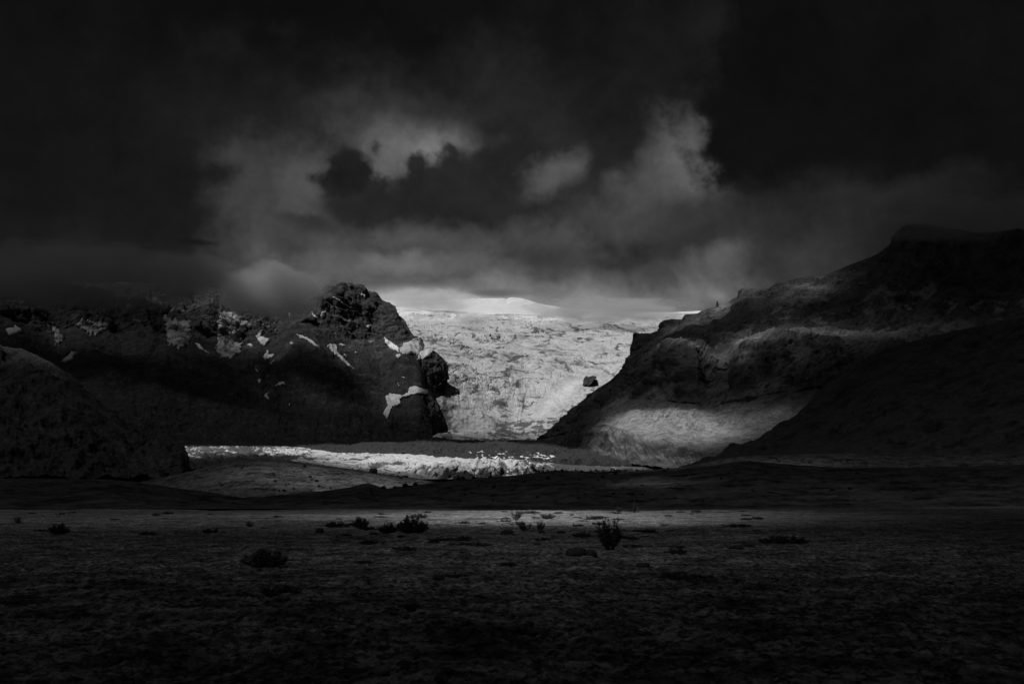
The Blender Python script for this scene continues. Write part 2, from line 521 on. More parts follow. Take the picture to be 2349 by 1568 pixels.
jag = 2.6 * fbm(np.stack([px / 16, 0 * px, 0 * px], -1), 4, 0.6) + 2.4 * (np.floor(px / 13 + 2 * fbm(np.stack([px / 40, 0 * px + 4, 0 * px], -1), 2)) % 3 - 1) * 0.6
crest = (list(zip(px, cv(crest[0], px) + jag * smooth(952, 940, px))), crest[1])
P, T = loft([foot, low, midc, cbase, ctop, crest], px, [70, 75, 60, 90, 60], 1800, 100, 24)
Nn = grid_normals(P)
t = T[:, None]
amp = (1 - 0.8 * np.exp(-((t - 1) / 0.05) ** 2)) * np.where(t > 1.001, 0.2, 1)
gul = ridged(np.stack([P[..., 0] / 210 - P[..., 2] / 500, P[..., 1] / 320, P[..., 2] / 700], -1), 5)
lump = fbm(P / 330.0, 5)
small = fbm(P / 45.0, 4)
cliff = smooth(0.5, 0.62, t) * (1 - 0.3 * smooth(0.9, 1, t))
# buttress ridges that run down the face: (px at t=1, 0.75, 0.5, 0.25, 0), half width, how far they stand out
pxg = px[None, :] + 0 * t
tc = np.clip(t, 0, 1)
bulge = 0 * pxg
wob = 16 * fbm(np.stack([3 * t + 0 * pxg, 0 * pxg + pxg * 0.02, 0 * pxg], -1), 4)
for line, hw, out in [((792, 742, 705, 760, 850), 95, 210), ((905, 925, 935, 915, 880), 60, 120), ((848, 838, 830, 860, 900), 34, 60), ((505, 478, 420, 360, 320), 105, 190),
                      ((300, 330, 345, 300, 260), 70, 130), ((205, 170, 190, 260, 330), 95, 170), ((620, 600, 590, 600, 620), 45, 70), ((20, 0, 30, 60, 80), 110, 150), ((-150, -160, -140, -120, -100), 110, 150)]:
    ctr = np.interp(tc, [0, 0.25, 0.5, 0.75, 1], line[::-1]) + wob
    bulge = np.maximum(bulge, 0.3 * out * np.clip(1 - np.abs(pxg - ctr) / hw, 0, 1) * (0.35 + 0.65 * smooth(0.0, 0.5, tc)) * (1 - 0.95 * smooth(0.74, 0.97, tc)))
rub = fbm(np.stack([P[..., 0] / 170, P[..., 1] / 170, (P[..., 2] + 0.14 * P[..., 0]) / 30], -1), 6, 0.6) + 0.1 * fbm(P / 30, 3)
crack = 1 - np.abs(fbm(np.stack([P[..., 0] / 130 + P[..., 2] / 500, P[..., 1] / 200, P[..., 2] / 330], -1), 5, 0.55)) * 2.2
zz = (P[..., 2] + 70 * lump + 0.10 * P[..., 0]) / 58.0
step = smooth(0.6, 1.0, zz % 1) - zz % 1           # ledge and riser
runs = ridged(np.stack([(P[..., 0] + 0.5 * P[..., 2]) / 38, P[..., 1] / 120, P[..., 2] / 260], -1), 4)
d = (40 * gul * (0.3 + 0.5 * cliff) + 8 * runs * (1 - 0.6 * cliff) + 22 * lump + (6 + 16 * cliff) * rub - (6 + 24 * cliff) * np.clip(crack, 0, 1) - 44 * step * cliff * smooth(-0.3, 0.2, lump)) * amp
d = d + bulge * np.where(t > 1.001, 0, 1) * smooth(0, 0.1, t)
d *= smooth(0, 0.06, t)
P_left = P + Nn * d[..., None]

# two dark rock buttresses that stand in front of the icefall's edge
def buttress(cr, ft, Y, n, seed):
    pxs = np.linspace(cr[0][0], cr[-1][0], n)
    Yc = [(cr[0][0], Y + 60), (cr[-1][0], Y + 160)]
    Yf = [(cr[0][0], Y - 40), (cr[-1][0], Y + 120)]
    mid_ = [(p, 0.5 * (cv(cr, p) + cv(ft, p))) for p in pxs]
    Ym = [(p, 0.5 * (cv(Yc, p) + cv(Yf, p)) - 70 * math.sin(math.pi * (p - cr[0][0]) / (cr[-1][0] - cr[0][0])) ** 0.5) for p in pxs]
    P, T = loft([(ft, Yf), (mid_, Ym), (cr, Yc)], pxs, [50, 50], 500, 200, 10, blur=6)
    Nn = grid_normals(P)
    d = 22 * ridged((P + seed) / np.array([70, 90, 170]), 5) + 9 * fbm((P + seed) / 25, 3)
    tt = T[:, None]
    d = d * np.clip((cv(ft, pxs) - cv(cr, pxs)) / 45.0, 0.05, 1)[None, :] * np.where(tt > 1.001, 0.1, 1)
    return P + Nn * (d * (1 - 0.55 * np.exp(-((tt - 1) / 0.08) ** 2)))[..., None]


P_b1 = buttress([(905, 845), (930, 822), (955, 815), (975, 806), (990, 800), (1003, 812), (1018, 826), (1025, 840), (1024, 855), (1026, 872)],
                [(905, 870), (940, 885), (970, 892), (992, 893), (1003, 885), (1018, 868), (1026, 873)], 4660, 150, 11)
P_b2 = buttress([(885, 968), (905, 945), (930, 922), (955, 908), (975, 905), (990, 912), (1000, 925), (1004, 945), (1005, 968), (1003, 975)],
                [(885, 1012), (960, 1009), (985, 1003), (996, 985), (1003, 976)], 4340, 150, 83)
o_left, v_left, f_left = terrain_obj("mountain", [P_left, P_b1, P_b2], M_LEFT,
    "black craggy mountain with snow patches at left, its summit ridge in cloud", "mountain")

# nearer spur at far left
px = np.linspace(-420, 440, 700)
crest = ([(-420, 640), (0, 792), (60, 810), (100, 828), (155, 857), (190, 893), (230, 934), (281, 983), (328, 1006), (345, 1007), (372, 1012), (384, 1020), (394, 1034), (400, 1030), (412, 1029), (424, 1036), (432, 1052), (440, 1084)],
         [(-420, 1750), (0, 1900), (250, 1650), (384, 1480), (440, 1400)])
foot = ([(-420, 1120), (300, 1106), (345, 1104), (400, 1096), (434, 1088), (440, 1086)], [(-420, 900), (0, 1050), (345, 1250), (440, 1380)])
c1 = ([(-420, 980), (0, 1010), (200, 1040), (300, 1070), (345, 1085), (400, 1082), (434, 1083), (440, 1085)], [(-420, 1150), (0, 1240), (345, 1330), (440, 1385)])
c2 = ([(-420, 900), (0, 960), (200, 1000), (300, 1040), (345, 1055), (400, 1050), (430, 1060), (440, 1084.6)], [(-420, 1200), (0, 1290), (345, 1370), (440, 1390)])
P, T = loft([foot, c1, c2, crest], px, [50, 50, 110], 700, 30)
Nn = grid_normals(P)
t = T[:, None]
gul = ridged(np.stack([(P[..., 0] + 0.9 * P[..., 2]) / 70, P[..., 1] / 150, P[..., 2] / 260], -1), 5)
d = 24 * gul + 14 * fbm(P / 110, 5) + 8 * fbm(P / 28, 5, 0.6) * 0.45 - 4 * np.clip(1 - 3 * np.abs(fbm(P / np.array([45, 70, 160]) + 8, 4)), 0, 1)
d *= (1 - 0.6 * np.exp(-((t - 1) / 0.05) ** 2)) * smooth(440, 405, px)[None, :]
P_spur = P + Nn * d[..., None]
terrain_obj("mountain", [P_spur], M_SPUR, "low dark spur sloping down to the ice edge at far left", "mountain spur")

# ------------------------------------------------------------------ ICEFALL, SNOWFIELD
px = np.linspace(840, 1620, 1000)
def flat(y, Y):
    return ([(0, y), (3000, y)], [(0, Y), (3000, Y)])
cs = [([(840, 1012), (1000, 1006), (1250, 1012), (1620, 1014)], [(0, 4250), (3000, 4250)]),
      ([(840, 985), (1100, 990), (1250, 985), (1620, 975)], [(0, 4650), (3000, 4550)]),
      ([(0, 930), (3000, 930)], [(960, 4600), (1035, 4690), (1090, 4820), (1180, 5000), (3000, 5000)]),
      ([(0, 870), (3000, 870)], [(960, 4780), (1045, 4980), (1100, 5180), (1200, 5500), (3000, 5500)]),
      ([(0, 815), (3000, 815)], [(940, 5000), (1080, 5600), (1200, 6100), (3000, 6100)]),
      ([(0, 775), (3000, 775)], [(940, 5600), (1080, 6500), (1200, 6900), (3000, 6900)]), flat(742, 7900),
      ([(840, 712), (930, 716), (1050, 722), (1200, 726), (1620, 730)], [(0, 8900), (3000, 8700)]),
      ([(840, 694), (905, 697), (935, 702), (1050, 711), (1200, 719), (1400, 724), (1500, 718), (1620, 712)], [(0, 10000), (3000, 10000)])]
P, T = loft(cs, px, [40, 60, 70, 70, 70, 60, 50, 40], 2500, 1500, 16, blur=4)
Nn = grid_normals(P)
t = T[:, None]
lip = 1 - 0.85 * smooth(0.84, 0.99, t)
wx = np.stack([P[..., 0] + 60 * fbm(P / 300, 3), P[..., 1] * 0.55 + 120 * fbm((P + 999) / 350, 3)], -1)
d1, d2, cid = worley(wx / 62.0)
e1, e2, cie = worley((wx + 500) / 27.0)
big = fbm(P / np.array([420, 900, 500]), 4)
steps = np.abs(((P[..., 2] + 120 * big) / 130.0) % 1 - 0.5) * 2          # benches of broken ice across the fall
crev = smooth(0.0, 0.14, d2 - d1)
rough = smooth(-0.02, 0.4, fbm(P / np.array([300, 600, 260]) + 40, 4))
pxg = px[None, :] + 0 * t
ppy = cv([(0, 1010), (1 / 8, 985), (2 / 8, 930), (3 / 8, 870), (4 / 8, 815), (5 / 8, 775), (6 / 8, 742), (7 / 8, 722), (1, 712)], np.clip(T, 0, 1))[:, None] + 0 * pxg
calm = np.exp(-(((pxg - 1290) + 1.15 * (ppy - 905)) / 30.0) ** 2) * smooth(840, 880, ppy) * smooth(965, 925, ppy)       # smooth avalanche snow along the right edge
rough = rough * (1 - calm) * (0.25 + 0.75 * smooth(0.32, 0.55, t))
low_smooth = 0.25 + 0.75 * smooth(0.12, 0.3, t)
d = ((14 * (crev - 1) * (0.1 + rough) + 9 * cid * rough + 9 * (smooth(0, 0.2, e2 - e1) - 1) * (0.12 + rough) + 6 * cie * rough) * low_smooth
     + 7 * (steps - 0.5) * low_smooth * (1 - calm) + 45 * big + 10 * fbm(P / np.array([60, 110, 45]), 4) * (1 - 0.8 * calm) + 2.5 * fbm(P / 16, 3) * (1 - 0.7 * calm)) * lip
stain_shade = 1.4 * smooth(0.1, 0.42, fbm(np.stack([P[..., 0] / 75, P[..., 1] / 400, P[..., 2] / 40], -1) + 7, 5, 0.6)) * (0.2 + 0.6 * rough)
stain_shade += 0.8 * np.exp(-((pxg - 1015) / 22.0) ** 2) * smooth(910, 960, ppy) * smooth(-0.3, 0.3, fbm(P / 40, 3))
stain_shade += 1.1 * np.exp(-(((pxg - 1195) + 2.2 * (ppy - 980)) / 75.0) ** 2) * smooth(925, 965, ppy) * smooth(-0.25, 0.25, fbm(np.stack([P[..., 0] / 30, P[..., 1] / 120, P[..., 2] / 12], -1), 4))
stain_shade *= (1 - calm) * (1 - smooth(0.8, 0.95, t))
stain_shade += 0.55 * np.exp(-((pxg - 1015) / 38.0) ** 2) * smooth(800, 860, ppy) * smooth(-0.4, 0.25, fbm(P / np.array([45, 120, 60]) + 3, 4))  # darker along the icefall's left side
mott = fbm(np.stack([P[..., 0] / 75, ppy / 18, P[..., 2] / 300], -1) + 13, 5, 0.62)
stain_shade += 0.75 * smooth(0.05, 0.4, mott) * (1 - 0.7 * calm)
stain_shade += 0.3 * smooth(-0.1, 0.35, fbm(np.stack([P[..., 0] / 260, P[..., 1] / 700, P[..., 2] / 130], -1) + 31, 4)) * (1 - smooth(0.7, 0.9, t))
uf = (pxg - 1120) / (0.62 + 0.38 * np.clip((1005 - ppy) / 200, 0, 2))
flow = fbm(np.stack([(uf + 8 * fbm(P / 200, 3)) / 13, ppy / 120, 0 * uf], -1), 5, 0.6)
stain_shade += 0.55 * smooth(0.0, 0.4, flow) * smooth(800, 930, ppy) * (1 - 0.8 * calm)
arc = ppy - 0.00022 * (pxg - 1190) ** 2 + 7 * fbm(P / 260, 4)
band = np.abs(perlin(np.stack([pxg / 95, arc / 10, 0 * pxg], -1)) + 0.25 * perlin(np.stack([pxg / 20, arc / 5, 0 * pxg + 3], -1)))
stain_shade += 1.1 * smooth(0.075, 0.015, band) * smooth(-0.1, 0.25, fbm(P / np.array([200, 500, 120]) + 70, 3)) * (1 - calm) * (1 - 0.6 * smooth(0.8, 0.95, t))  # crevasse shade drawn as dark lines in the colour
clean = np.maximum(smooth(0.68, 0.92, t) * smooth(-0.35, 0.1, fbm(P / np.array([400, 900, 200]), 3)), 0.55 * calm)
P_fall = P + Nn * d[..., None]
o_f, _, _ = terrain_obj("glacier", [P_fall], M_FALL, "broad pale icefall pouring down between the two dark mountains", "glacier")
set_attr(o_f, np.clip(stain_shade, 0, 1.2) - 1.2 * clean)

px = np.linspace(760, 1760, 420)
cr = ([(760, 690), (900, 690), (1000, 691), (1085, 685), (1150, 684), (1158, 685), (1163, 687), (1168, 683), (1176, 682), (1200, 685), (1240, 697), (1300, 708), (1400, 714), (1500, 716), (1760, 720)],
      [(0, 13600), (3000, 13600)])
ft = ([(760, 722), (1760, 735)], [(0, 10200), (3000, 10200)])
md = ([(760, 706), (1085, 702), (1168, 699), (1240, 706), (1400, 722), (1760, 728)], [(0, 12200), (3000, 12200)])
P, T = loft([ft, md, cr], px, [40, 60], 2500, 1500, 12, blur=3)
Nn = grid_normals(P)
d = (25 * fbm(P / 500, 5) + 30 * ridged(P / np.array([260, 500, 300]), 4) * smooth(0.5, 0.9, T)[:, None]) * (1 - 0.8 * np.exp(-((T[:, None] - 1) / 0.1) ** 2))
terrain_obj("snowfield", [P + Nn * d[..., None]], M_SNOW, "bright snow dome and small peak above the icefall, under the cloud", "snowfield")

# ------------------------------------------------------------------ GLACIER TONGUE
px = np.linspace(330, 1560, 1500)
front = ([(330, 1104), (440, 1100), (700, 1090), (850, 1096), (950, 1098), (1050, 1098), (1120, 1097), (1200, 1092), (1300, 1084), (1400, 1081), (1560, 1077)],
         [(330, 1400), (440, 1400), (700, 1420), (1050, 1420), (1200, 1500), (1400, 1800), (1560, 1980)])
ftop = ([(330, 1095), (440, 1090), (520, 1082), (700, 1070), (850, 1084), (950, 1088), (990, 1084), (1030, 1074), (1060, 1069), (1100, 1067), (1200, 1069), (1300, 1075), (1400, 1076), (1560, 1075)],
        [(330, 1430), (440, 1440), (700, 1470), (1050, 1475), (1200, 1560), (1400, 1830), (1560, 2000)])
far1 = ([(330, 1045), (440, 1045), (700, 1043), (850, 1049), (1000, 1054), (1100, 1057), (1200, 1061), (1300, 1068), (1400, 1070), (1560, 1071)],
        [(330, 1900), (700, 1900), (1000, 1800), (1200, 1750), (1400, 1980), (1560, 2050)])
far2 = ([(330, 1030), (690, 1030), (780, 1040), (870, 1039), (930, 1038), (1000, 1047), (1080, 1053), (1200, 1058), (1300, 1065), (1400, 1068), (1560, 1070)],
        [(330, 2500), (690, 2500), (770, 2400), (1000, 2100), (1200, 2000), (1400, 2150), (1560, 2200)])
far3 = ([(330, 1020), (385, 1020), (690, 1023), (780, 1035), (870, 1036), (1000, 1045), (1200, 1056), (1400, 1067), (1560, 1069)],
        [(330, 3150), (690, 3150), (780, 2700), (1000, 2300), (1200, 2200), (1400, 2300), (1560, 2350)])
P, T = loft([front, ftop, far1, far2, far3], px, [60, 130, 110, 60], 500, 40, 8, blur=2)
t = T[:, None]
pxg = px[None, :] + 0 * t
wx = np.stack([P[..., 0] + 14 * fbm(P / 60, 3), P[..., 1] * 0.8 + 20 * fbm((P + 333) / 80, 3)], -1)
d1, d2, cid = worley(wx / np.array([24.0, 20.0]))
e1, e2, cie = worley((wx + 77) / 10.0)
# rough towards the front and at the left, smooth white band in the middle and far off
leftw = smooth(760, 560, pxg)
rough = np.clip(0.3 + 0.75 * smooth(0.42, 0.22, t) * smooth(900, 1010, pxg) + 0.5 * leftw, 0, 1.1)
rough *= (0.4 + 0.6 * smooth(0.95, 0.6, t)) * (1 - 0.65 * smooth(1210, 1300, pxg))
peak = 1 - smooth(0.0, 0.62, d1)
h = rough * (8.0 * peak + 6 * (cid - 0.5) + 3.2 * (1 - smooth(0, 0.5, e1)) + 3.0 * (cie - 0.5)) + 3 * fbm(P / np.array([120, 60, 60]), 4) + 0.9 * fbm(P / 9, 3)
dirt_shade = 0.9 * leftw * smooth(0.7, 0.3, t) * smooth(-0.2, 0.25, fbm(np.stack([P[..., 0] / 40, P[..., 1] / 120, 0 * P[..., 0]], -1), 5))
dirt_shade += np.exp(-((pxg - 520) / 70.0) ** 2) * np.exp(-((t - 0.3) / 0.1) ** 2) * 0.9
dirt_shade += 0.7 * leftw + 0.75 * smooth(-0.05, 0.45, fbm(np.stack([P[..., 0] / 60, P[..., 1] / 200, 0 * P[..., 0]], -1), 4))
dirt_shade += 0.9 * smooth(0.12, 0.02, e2 - e1) * smooth(0.0, 0.3, fbm(P / 50, 3)) + 0.8 * smooth(0.1, 0.0, d2 - d1)  # shade in the cracks between ice blocks, painted dark
dirt_shade += 0.8 * smooth(1130, 1320, pxg)
dirt_shade += 0.9 * smooth(0.17, 0.08, t) * smooth(980, 1020, pxg) * smooth(-0.3, 0.2, fbm(P / 22, 3))  # front cliff faces darker
h *= (1 - 0.6 * smooth(0.85, 1.0, t)) * smooth(0, 0.05, t)
Pt = P.copy()
Pt[..., 2] += h
frontw = np.exp(-((t - 0.14) / 0.12) ** 2)
Pt[..., 1] -= frontw * (14 * ridged(np.stack([P[..., 0] / 34, P[..., 2] / 30, 0 * P[..., 0]], -1), 4) + 8 * fbm(P / 12, 3))
o_t, _, _ = terrain_obj("glacier_tongue", [Pt], M_TONGUE, "bright crevassed glacier tongue lying on the valley floor", "glacier tongue")

set_attr(o_t, np.clip(dirt_shade, 0, 1.2))
# debris covered ice ridge between the tongue and the icefall
px = np.linspace(655, 1520, 900)
top = ([(655, 1026), (690, 1020), (780, 1018), (860, 1014), (930, 1012), (1000, 1009), (1100, 1012), (1240, 1012), (1330, 1032), (1400, 1052), (1470, 1068), (1520, 1075)],
       [(655, 3100), (900, 3650), (1240, 3900), (1330, 2900), (1400, 2420), (1520, 2100)])
bot = ([(655, 1028), (690, 1031), (770, 1046), (860, 1043), (930, 1041), (1000, 1053), (1080, 1060), (1200, 1066), (1300, 1073), (1400, 1075), (1520, 1077)],
       [(655, 3000), (690, 2700), (770, 2300), (1000, 1980), (1200, 1850), (1400, 2020), (1520, 2060)])
mm = ([(655, 1027), (690, 1027), (770, 1030), (860, 1026), (930, 1024), (1000, 1026), (1080, 1030), (1160, 1026), (1240, 1032), (1320, 1046), (1400, 1062), (1520, 1076)],
      [(655, 3050), (690, 2850), (770, 2600), (1000, 2400), (1200, 2350), (1400, 2150), (1520, 2080)])
low_ = ([(655, 1027.5), (690, 1029), (770, 1038), (860, 1036), (930, 1034), (1000, 1040), (1080, 1046), (1160, 1046), (1240, 1052), (1320, 1058), (1400, 1068), (1520, 1076.5)],
        [(655, 3020), (690, 2750), (770, 2380), (1000, 2080), (1200, 1960), (1400, 2060), (1520, 2070)])
P, T = loft([bot, low_, mm, top], px, [60, 70, 70], 500, 60, 8)
t = T[:, None]
q = P / np.array([55, 80, 60])
h = 13 * ridged(q, 5) + 14 * fbm(P / 140, 4) + 3.5 * fbm(P / 14, 4)
P[..., 2] += h * (0.25 + 0.75 * smooth(0, 0.12, t)) * (0.4 + 0.6 * smooth(1.0, 0.85, t))
icy = np.exp(-((t - 0.2) / 0.13) ** 2) * smooth(1030, 1120, px)[None, :] * smooth(1330, 1230, px)[None, :] * smooth(0.06, 0.24, 0.5 * fbm(np.stack([P[..., 0] / 60, P[..., 1] / 120, P[..., 2] / 20], -1), 3) + fbm(P / np.array([12, 20, 4]), 3))
o_deb, v_deb, f_deb = terrain_obj("medial_moraine", [P], M_DEBRIS, "dark rubble covered ridge lying across the glacier tongue", "moraine")

set_attr(o_deb, 1.0 - 2.6 * np.clip(icy, 0, 1))
# ------------------------------------------------------------------ HILLS
def hill(name, cr, Yc, Yf, yf, a, b, n, label, seed, amp=1.0):
    pxs = np.linspace(a, b, n)
    ft = [(a, yf), (b, yf)]
    md = [(p, 0.42 * yf + 0.58 * float(cv(cr, p))) for p in np.linspace(a, b, 60)]
    Ym = [(p, 0.5 * (float(cv(Yc, p)) + float(cv(Yf, p)))) for p in np.linspace(a, b, 60)]
    P, T = loft([(ft, Yf), (md, Ym), (cr, Yc)], pxs, [70, 70], 250, -6, 16, blur=12)
    tt = T[:, None]
    s = P + seed
    h = 3.6 * fbm(s / 60, 4) + 2.0 * ridged(s / 24, 3) + 1.1 * fbm(s / 5.0, 4)
    P[..., 2] += amp * h * (1 - 0.72 * np.exp(-((tt - 1) / 0.12) ** 2)) * smooth(0, 0.15, tt)
    return terrain_obj(name, [P], M_HILL, label, "hill")


oA, vA, fA = hill("hill", [(-200, 1112), (300, 1110), (345, 1103), (400, 1090), (450, 1078), (500, 1064), (530, 1057), (560, 1053), (590, 1050), (620, 1051), (660, 1055), (760, 1070), (800, 1074), (850, 1082), (900, 1090), (960, 1098), (1010, 1107), (1200, 1112)],
     [(-200, 900), (1200, 900)], [(-200, 620), (1200, 620)], 1152, -250, 1200, 800,
     "grey heath covered moraine hill in front of the glacier tongue, a dark boulder on its crest", 5)
oC, vC, fC = hill("hill", [(1380, 1086), (1480, 1078), (1560, 1072), (1600, 1066), (1650, 1054), (1700, 1047), (1760, 1045), (1850, 1041), (1950, 1041), (2050, 1047), (2400, 1040), (2760, 1030)],
     [(1380, 1200), (2760, 1000)], [(1380, 800), (2760, 700)], 1150, 1380, 2760, 700,
     "low dim moraine hill below the right mountain's foot", 61)
oB, vB, fB = hill("hill", [(-420, 1085), (0, 1098), (130, 1098), (250, 1099), (330, 1107), (400, 1118), (480, 1128), (560, 1146), (620, 1140), (700, 1130), (760, 1123), (800, 1116), (830, 1109), (847, 1107), (862, 1112), (885, 1121), (930, 1114), (1000, 1105),
      (1060, 1098), (1150, 1092), (1220, 1086), (1280, 1079), (1340, 1081), (1400, 1086), (1470, 1083), (1540, 1079), (1620, 1069), (1680, 1060), (1720, 1056), (1780, 1062), (1900, 1072), (2100, 1072), (2349, 1066), (2760, 1050)],
     [(-420, 480), (560, 560), (1400, 560), (2760, 460)], [(-420, 270), (2760, 270)], 1166, -420, 2760, 1500,
     "long low dark hill behind the mossy plain", 23, 0.6)

# ------------------------------------------------------------------ GROUND
s = np.linspace(-0.82, 0.82, 1500)
pyv = np.linspace(1650, 1166.3, 420)
Yr = CAMZ * FPX / (pyv - 1150.0)
Yr = np.concatenate([np.linspace(-8, Yr[0] - 0.3, 14), Yr, np.linspace(Yr[-1] + 3, 300, 16)])
X = s[None, :] * np.maximum(Yr, 6)[:, None]
Yg = np.broadcast_to(Yr[:, None], X.shape)
Q = np.stack([X, Yg, 0 * X], -1)
near = smooth(160, 25, np.abs(Yr))[:, None]
h = 0.20 * fbm(Q / 9.0, 3) + 0.12 * fbm(Q / 2.6, 4) + 0.06 * np.abs(perlin(Q / 0.7 + 3)) + 0.06 * np.abs(perlin(Q / 0.26 + 9)) + 0.05 * fbm(Q / 0.13, 2)
h = h + 0.5 * fbm(Q / 45.0, 2) * smooth(15, 60, Yr)[:, None]
# slow rise to the right far off, low hollow in front of the shrubs, terrace edge beyond
h = h + smooth(60, 220, Yr)[:, None] * (0.55 * smooth(-40, 90, X) + 0.0)
hol = np.exp(-((Yr[:, None] - 47) / 5.0) ** 2) * smooth(-14, -6, X) * smooth(12, 6, X)
h = h - 0.22 * hol
edge = smooth(222 + 0, 250, Yr[:, None] + 8 * fbm(np.stack([X / 40, 0 * X, 0 * X], -1), 3))
G = np.stack([X, Yg, h * (1 - 0.5 * edge) - 4.0 * edge], -1)
r, c = G.shape[:2]
vs = G.reshape(-1, 3)
fs = grid_faces(r, c)
R = 30000.0
base = np.array([[-R, -R, -5.0], [R, -R, -5.0], [R, R, -5.0], [-R, R, -5.0]])
near_q = np.array([[-400, -300, -0.35], [400, -300, -0.35], [400, 215, -0.35], [-400, 215, -0.35]])
n0 = len(vs)
vs = np.concatenate([vs, base, near_q])
fs = np.concatenate([fs, np.array([[n0, n0 + 1, n0 + 2, n0 + 3], [n0 + 4, n0 + 5, n0 + 6, n0 + 7]])])
ground = mesh_obj("ground", vs, fs, M_MOSS)
tag(ground, "mossy hummocky plain running from the camera to the dark hills", "ground", kind="structure")
GV, GF = vs, fs

BV = {"left": bvh_of(v_left, f_left), "right": bvh_of(v_right, f_right), "A": bvh_of(vA, fA), "B": bvh_of(vB, fB),
      "C": bvh_of(vC, fC), "deb": bvh_of(v_deb, f_deb), "ground": bvh_of(GV, GF)}

# ------------------------------------------------------------------ SNOW PATCHES
def inside(poly, x, y):
    c = np.zeros(x.shape, bool)
    n = len(poly)
    for i in range(n):
        x1, y1 = poly[i]; x2, y2 = poly[(i + 1) % n]
        m = ((y1 > y) != (y2 > y)) & (x < (x2 - x1) * (y - y1) / (y2 - y1 + 1e-12) + x1)
        c ^= m
    return c


def drape(name, poly, bvh, mat, lift=5.0, step=0.9, jitter=1.6):
    poly = np.array(poly, float)
    x0, y0 = poly.min(0) - 2; x1, y1 = poly.max(0) + 2
    xs = np.arange(x0, x1 + step, step); ys = np.arange(y0, y1 + step, step)
    gx, gy = np.meshgrid(xs, ys)
    q = np.stack([gx / 7, gy / 7, 0 * gx], -1)
    m = inside(poly, gx + jitter * fbm(q, 3) * 2, gy + jitter * fbm(q + 50, 3) * 2)
    idx = -np.ones(gx.shape, int)
    vs, fs, hits = [], [], {}
    r, c = gx.shape
    ok = np.zeros_like(m)
    for i, j in zip(*np.nonzero(m)):
        loc, nor = hit(bvh, gx[i, j], gy[i, j])
        if loc is None: continue
        if nor.dot(loc - CAMP) > 0: nor = -nor
        hits[(i, j)] = (loc, nor); ok[i, j] = True
    for (i, j), (loc, nor) in hits.items():
        inner = all(0 <= i + a < r and 0 <= j + b < c and ok[i + a, j + b] for a in (-1, 0, 1) for b in (-1, 0, 1))
        p = loc + (nor * 0.8 + Vector((0, -0.5, 0.3))) * (lift if inner else 0.25 * lift)
        idx[i, j] = len(vs); vs.append(p)
    ds = [(v - CAMP).length for v in vs]
    for i in range(r - 1):
        for j in range(c - 1):
            q4 = (idx[i, j], idx[i, j + 1], idx[i + 1, j + 1], idx[i + 1, j])
            if min(q4) >= 0 and max(ds[k] for k in q4) - min(ds[k] for k in q4) < 260:
                fs.append(q4)
    if not fs: return None
    par = list(range(len(vs)))                     # keep the one connected patch
    def root(a):
        while par[a] != a:
            par[a] = par[par[a]]; a = par[a]
        return a
    for f in fs:
        for k in f[1:]: par[root(k)] = root(f[0])
    cnt = {}
    for f in fs: cnt[root(f[0])] = cnt.get(root(f[0]), 0) + 1
    best = max(cnt, key=cnt.get)
    fs = [f for f in fs if root(f[0]) == best]
    used = sorted({k for f in fs for k in f})
    new = {k: i for i, k in enumerate(used)}
    vs = [vs[k] for k in used]
    fs = [tuple(new[k] for k in f) for f in fs]
    nv = len(vs)                                   # underside sunk into the rock: a real bank of snow
    under = [v + Vector((0, lift * 1.6, -lift * 0.8)) for v in vs]
    edges = {}
    for f in fs:
        for k in range(4):
            e = (f[k], f[(k + 1) % 4]); edges[e] = edges.get(e, 0) + 1
    allf = list(fs) + [tuple(nv + k for k in reversed(f)) for f in fs]
    for (a, b) in edges:
        if (b, a) not in edges: allf.append((b, a, nv + a, nv + b))
    V = np.array([tuple(v) for v in vs + under])
    loc = V[:nv][np.argmin(V[:nv, 2])]
    return mesh_obj(name, V, np.array(allf), mat, True, None, loc)


def b4(x, y, x0, y0, k):            # place read in an enlarged view
    return ((x0 + x * k) / 4096 * W0, (y0 + y * k) / 4096 * W0)


def polyz(pts, x0, y0, k):
    return [b4(x, y, x0, y0, k) for x, y in pts]


